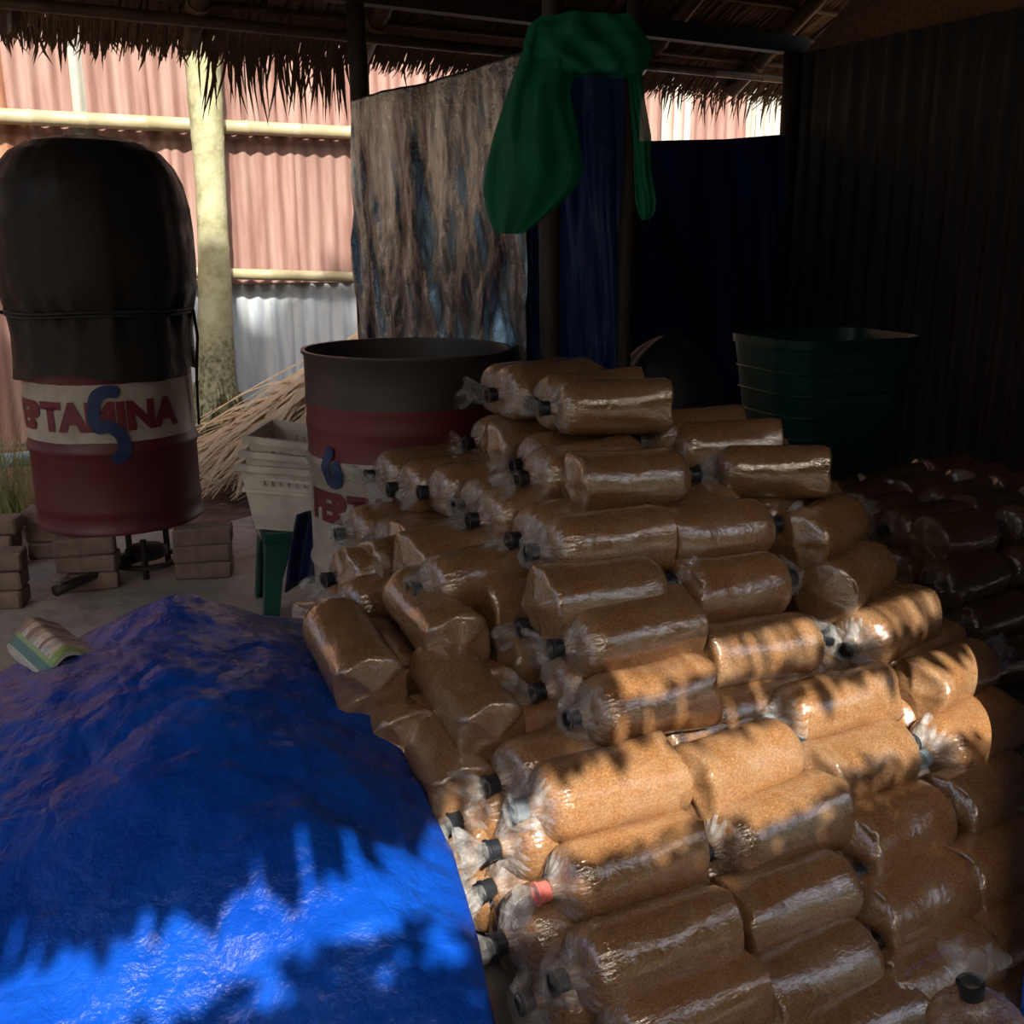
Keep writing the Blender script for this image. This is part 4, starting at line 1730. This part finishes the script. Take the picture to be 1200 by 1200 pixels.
def lobe(rows, depth, thick, seed, name):
    """rows: (y, x left, x right) in the picture at one distance, giving a hanging pouch of cloth"""
    N = 40
    pts = []
    K = 34
    ys = [r_[0] for r_ in rows]
    for i in range(K):
        y = ys[0] + (ys[-1] - ys[0]) * i / (K - 1)
        xl = float(np.interp(y, ys, [r_[1] for r_ in rows]))
        xr = float(np.interp(y, ys, [r_[2] for r_ in rows]))
        cl, cr = at_d(xl, y, depth), at_d(xr, y, depth)
        cen = (cl + cr) / 2
        half = (cr - cl).length / 2
        for k_ in range(N):
            th = 2 * math.pi * k_ / N
            f = 1 + 0.30 * math.sin(5 * th + i * 0.12 + seed) + 0.22 * math.sin(9 * th - i * 0.2) + 0.25 * nz(math.cos(th) * 2, math.sin(th) * 2, i * 0.16 + seed)
            pts.append(cen + Vector((1, 0, 0)) * half * math.cos(th) * (1 + 0.03 * (f - 1)) + Vector((0, 1, 0)) * min(thick, half) * math.sin(th) * f * 1.0)
    mb = MB()
    mb.add(pts, [(i * N + k_, i * N + (k_ + 1) % N, (i + 1) * N + (k_ + 1) % N, (i + 1) * N + k_) for i in range(K - 1) for k_ in range(N)])
    o = mb.build(name, M_NET, net)
    o.matrix_local = NI
    return o


lobe([(28, 622, 690), (60, 612, 680), (110, 594, 668), (160, 578, 678), (200, 569, 684), (225, 566, 672), (250, 571, 645), (268, 577, 622), (274, 584, 612)], ND, 0.07, 1, 'net_fold')
lobe([(20, 632, 742), (32, 620, 752), (50, 614, 762), (64, 618, 764), (78, 640, 758), (88, 662, 748)], ND - 0.03, 0.06, 4, 'net_fold')
lobe([(78, 735, 752), (120, 738, 756), (160, 742, 763), (200, 743, 763), (235, 744, 770), (250, 748, 768), (258, 752, 760)], ND + 0.03, 0.03, 7, 'net_fold')

# ------------------------------------------------------------------ green basket and sack in the dark
M_TUB = simple('dark_green_tub', (20, 70, 58), 0.35)
tc_ = at_d(972, 553, 3.25)
tub = empty('plastic_basket', (tc_.x, tc_.y + 0.15, tc_.z), math.radians(22), label='big dark green plastic basket standing in the shadow by the wall', category='basket')
mb = MB()
rows = []
for f, grow in ((0.0, 0.0), (0.02, 0.01), (0.25, 0.3), (0.5, 0.55), (0.75, 0.8), (0.93, 1.0), (0.935, 1.12), (1.0, 1.14), (1.0, 1.0), (0.5, 0.5), (0.03, 0.0)):
    a, b = 0.200 + 0.055 * grow, 0.15 + 0.05 * grow
    ring = []
    for k_ in range(48):
        th = 2 * math.pi * k_ / 48
        c, s = math.cos(th), math.sin(th)
        sup = (abs(c) ** 5 + abs(s) ** 5) ** (-1 / 5)
        ring.append((a * c * sup, b * s * sup, 0.42 * f))
    rows.append(ring)
vs = [p for r_ in rows for p in r_]
fs = [(i * 48 + k_, i * 48 + (k_ + 1) % 48, (i + 1) * 48 + (k_ + 1) % 48, (i + 1) * 48 + k_) for i in range(len(rows) - 1) for k_ in range(48)]
fs += [tuple(reversed(range(48))), tuple((len(rows) - 1) * 48 + k_ for k_ in range(48))]
mb.add(vs, fs)
mb.build('basket_body', M_TUB, tub, sharp=35)
for q in range(5):
    mb = MB()
    ring = []
    for k_ in range(49):
        th = 2 * math.pi * k_ / 48
        c, s = math.cos(th), math.sin(th)
        sup = (abs(c) ** 5 + abs(s) ** 5) ** (-1 / 5)
        g = 0.12 + 0.17 * q
        ring.append(((0.203 + 0.055 * g) * c * sup, (0.153 + 0.05 * g) * s * sup, 0.42 * (0.1 + 0.165 * q)))
    mb.tube(ring, 0.004, 5)
    mb.build('rib', M_TUB, tub)
sk = at_d(795, 452, 3.0)
mb = MB()


def sack_fn(a, b):
    th = a * 2 * math.pi
    ph = b * math.pi
    r_ = 0.19 * (1 + 0.20 * nz(math.cos(th) * 1.6, math.sin(th) * 1.6, ph) + 0.06 * nz(math.cos(th) * 5, math.sin(th) * 5, ph * 3))
    return (sk.x + r_ * math.sin(ph) ** 0.8 * math.cos(th) * 1.1, sk.y + 0.2 + r_ * math.sin(ph) ** 0.8 * math.sin(th), 0.02 + (0.44 - 0.44 * math.cos(ph)) * (1 + 0.06 * nz(math.cos(th), math.sin(th), 4)))


mb.grid(sack_fn, 49, 25)
mb.build('dark_sack', simple('black_sack', (24, 22, 24), 0.6), label='tall black sack standing in the shadow behind the stack', category='sack')

# ------------------------------------------------------------------ dry fronds, litter and grass at the fence
mb = MB()
r = random.Random(12)


def ribbon(pts, w0, w1, up=Vector((0, 0, 1))):
    vs, fs = [], []
    m_ = len(pts)
    for i, p in enumerate(pts):
        d = (pts[min(i + 1, m_ - 1)] - pts[max(i - 1, 0)]).normalized()
        s_ = d.cross(up)
        s_ = s_.normalized() if s_.length > 1e-4 else Vector((1, 0, 0))
        f = i / (m_ - 1)
        w_ = w0 + (w1 - w0) * f
        vs += [p - s_ * w_ / 2, p + Vector((0, 0, w_ * 0.25)), p + s_ * w_ / 2]
    for i in range(m_ - 1):
        fs += [(3 * i, 3 * i + 1, 3 * i + 4, 3 * i + 3), (3 * i + 1, 3 * i + 2, 3 * i + 5, 3 * i + 4)]
    mb.add(vs, fs)


for i in range(620):
    f = r.random()
    tx = r.uniform(320, 520)
    hz = 0.62 * (0.25 + 0.75 * min(1, (tx - 320) / 110)) * r.uniform(0.5, 1.0)
    tp = at_w(tx, 430, r.uniform(5.6, 6.4))
    tp.z = hz
    gx, gy = r.uniform(205, 360), r.uniform(505, 592)
    g = at_z(gx, gy, 0.0)
    if i % 3 == 0:
        g = tp + Vector((r.uniform(-0.25, 0.15), r.uniform(-1.1, -0.4), 0))
        g.z = 0.02
        if uw(g)[1] < 4.65:
            continue
    if uw(g)[1] < 4.6 or uw(g)[1] > 6.6:
        continue
    pts = []
    sag = r.uniform(-0.05, 0.14)
    bx = r.gauss(0, 0.06)
    for k_ in range(7):
        t = k_ / 6
        p = tp.lerp(g, t)
        p.z = tp.z * (1 - t) ** 1.15 + sag * 4 * t * (1 - t) * 0.6 + 0.02 + 0.05 * r.random() * (1 - t)
        p.x += bx * math.sin(math.pi * t)
        pts.append(p)
    ribbon(pts, r.uniform(0.03, 0.062), 0.006)
mb.build('dry_palm_fronds', M_FROND, kind='stuff', label='heap of dry straw-coloured palm fronds in front of the zinc fence', category='dry leaves', smooth=False)

mb = MB()
for i in range(900):
    uu, ww = r.uniform(-0.6, 2.6), r.uniform(4.55, 6.8)
    p = P(uu, ww, -0.03 + 0.02 * r.random() + 0.012)
    th = r.uniform(0, 6.28)
    L = r.uniform(0.02, 0.11)
    d = Vector((math.cos(th), math.sin(th), r.uniform(-0.1, 0.35)))
    ribbon([p, p + d * L * 0.5 + Vector((0, 0, 0.01)), p + d * L], r.uniform(0.008, 0.03), 0.003)
mb.build('leaf_litter', mat_fibre('litter', (54, 42, 34), (92, 74, 58), (150, 126, 98)), kind='stuff', label='dead leaf litter strewn over the soil by the fence', category='leaf litter', smooth=False)

M_GRASS = mat_fibre('grass_blade', (92, 112, 70), (134, 150, 98), (186, 190, 140), 0.6, 0.25)
M_DRYG = mat_fibre('dry_blade', (150, 132, 96), (190, 172, 130), (214, 200, 160), 0.6, 0.2)
for gi, (px, py, hh, nb, lab, mt) in enumerate(((8, 600, 0.62, 60, 'clump of long green grass by the left border', M_GRASS), (32, 592, 0.42, 40, 'pale dry grass tuft beside the steamer drum', M_DRYG), (-40, 600, 0.7, 50, 'tall grass clump half outside the left border', M_GRASS))):
    c = at_w(px, py, 4.9)
    c.z = -0.03
    mb = MB()
    for i in range(nb):
        th = r.uniform(0, 6.28)
        L = hh * r.uniform(0.5, 1.15)
        b0 = c + Vector((r.gauss(0, 0.05), r.gauss(0, 0.05), 0))
        lean = r.uniform(0.15, 0.75)
        pts = []
        for k_ in range(8):
            t = k_ / 7
            pts.append(b0 + Vector((math.cos(th) * lean * L * t ** 1.6, math.sin(th) * lean * L * t ** 1.6, L * (t - 0.45 * lean * t ** 2.4))))
        ribbon(pts, r.uniform(0.008, 0.014), 0.002)
    mb.build('grass_clump', mt, label=lab, category='grass', smooth=False)
# pale plastic bottle in the grass
c = at_w(24, 538, 5.1)
mb = MB()
d_ = Vector((0.96, 0.25, 0.05)).normalized()
prof = [(-0.12, 0.004), (-0.118, 0.03), (-0.06, 0.033), (0.04, 0.033), (0.075, 0.024), (0.095, 0.012), (0.12, 0.012)]
mb.tube([c + d_ * a_ for a_, b_ in prof], [b_ for a_, b_ in prof], 16)
mb.build('plastic_bottle', simple('milky_plastic', (168, 196, 192), 0.3), label='pale blue-white plastic bottle lying in the grass at left', category='bottle')
# twig across the fronds
mb = MB()
a_, b_ = at_w(238, 590, 4.75), at_w(300, 602, 4.72)
mb.tube([at_w(238, 560, 5.0), at_w(268, 566, 4.95), at_w(296, 574, 4.9)], [0.008, 0.007, 0.005], 6)
mb.build('twig', M_FROND, label='thin straw-coloured stalk lying in front of the fronds', category='twig')

# ------------------------------------------------------------------ greenery behind the photographer (unseen, shades the scene)
M_LEAF = mat_fibre('tree_leaf', (44, 70, 30), (70, 104, 46), (104, 134, 64), 0.6, 0.25)
M_BARK = simple('bark', (96, 82, 66), 0.9, bump=0.5)


def leafy(name, clumps, per, size, seed, label, cat, trunk=None):
    r_ = random.Random(seed)
    root = empty(name, Vector((clumps[0][0].x, clumps[0][0].y, -0.04)) if trunk is None else trunk[0], label=label, category=cat)
    RI_ = root.matrix_basis.inverted()
    mb = MB()
    for c, rad in clumps:
        for _ in range(int(per * rad * rad)):
            d = Vector((r_.gauss(0, 1), r_.gauss(0, 1), r_.gauss(0, 1))).normalized() * rad * r_.uniform(0.45, 1.03)
            p = c + d
            a_ = Vector((r_.gauss(0, 1), r_.gauss(0, 1), r_.gauss(0, 0.6))).normalized()
            b_ = a_.cross(Vector((r_.gauss(0, 1), r_.gauss(0, 1), r_.gauss(0, 1)))).normalized()
            L = size * r_.uniform(0.7, 1.3)
            mb.add([p - a_ * L / 2, p + b_ * L * 0.22, p + a_ * L / 2, p - b_ * L * 0.22], [(0, 1, 2, 3)])
    o = mb.build('foliage', M_LEAF, root, smooth=False)
    o.matrix_local = RI_
    if trunk:
        mb = MB()
        mb.tube(trunk, [0.16, 0.12, 0.07][:len(trunk)] if len(trunk) <= 3 else 0.1, 12)
        o = mb.build('trunk', M_BARK, root)
        o.matrix_local = RI_
    return root


TANP = math.tan(SUN_EL) / SUN_H.dot(W)
SU = SUN_H.dot(U) / SUN_H.dot(W)


def toward_sun(u_, w_, z_, w_new):
    """the point at w = w_new on the sun ray through (u, w, z)"""
    d = w_ - w_new
    return P(u_ - SU * d, w_new, z_ + TANP * d)


# unseen shrub, added so that its top cuts the lower edge of the light
cl = []
r = random.Random(4)
for i in range(15):
    uu = 0.20 + 0.16 * i + r.uniform(-0.04, 0.04)
    top_s = 0.20 + (0.03 * math.sin(i * 1.7))
    ptop = toward_sun(uu, 1.14, top_s, -0.82)
    rad = r.uniform(0.18, 0.22)
    cl.append((ptop - Vector((0, 0, rad * 0.98)), rad))
    cl.append((ptop - Vector((r.uniform(-.1, .1), r.uniform(-.1, .1), rad * 2.3)), rad * 1.1))
    cl.append((ptop - Vector((r.uniform(-.1, .1), r.uniform(-.1, .1), rad * 3.8)), rad * 1.1))
    cl.append((ptop - Vector((r.uniform(-.1, .1), r.uniform(-.1, .1), rad * 5.4)), rad * 1.1))
    cl.append((ptop - Vector((r.uniform(-.1, .1), r.uniform(-.1, .1), rad * 7.0)), rad * 1.1))
leafy('added_shrub', cl, 15000, 0.075, 8, 'unseen leafy shrub added behind the viewpoint to shade the lower bags', 'shrub')
cl = []  # unseen hedge added across the front to hold back low sky light
for i in range(22):
    uu = -6.2 + 0.55 * i
    for zz in (0.45, 1.2, 1.95):
        cl.append((P(uu + r.uniform(-.1, .1), -3.4 + r.uniform(-.1, .1), zz), 0.55))
leafy('added_hedge', cl, 700, 0.17, 9, 'unseen long hedge added behind the viewpoint to block the low sky', 'hedge')
cl = []  # another unseen hedge, added to keep low sky light off the left side
for i in range(14):
    ww = -2.8 + 0.55 * i
    for zz in (0.45, 1.2, 1.95):
        cl.append((P(-6.0 + r.uniform(-.1, .1), ww + r.uniform(-.1, .1), zz), 0.55))
leafy('added_hedge', cl, 700, 0.17, 10, 'unseen long hedge added along the open left side to block the low sky', 'hedge')
cl = []
for i in range(9):
    uu = -1.6 + 0.75 * i
    ptop = toward_sun(uu, 6.95, 0.72 + 0.10 * math.sin(i * 2.2), -3.2)
    cl.append((ptop - Vector((0, 0, 0.85)), 0.85))
    cl.append((ptop - Vector((0.1, 0.3, 1.7)), 0.8))
for k_ in range(3):
    sub = cl[k_ * 6:(k_ + 1) * 6]
    c = sub[2][0]
    base = P([-5.2, -2.7, 1.1][k_], -4.6, -0.05)
    leafy('shade_tree', sub, 900, 0.26, 20 + k_, 'tall leafy tree behind the viewpoint, %s of three' % ['left one', 'middle one', 'right one'][k_], 'tree', trunk=[base, base + Vector((0.05, 0.1, 6.2)), c])
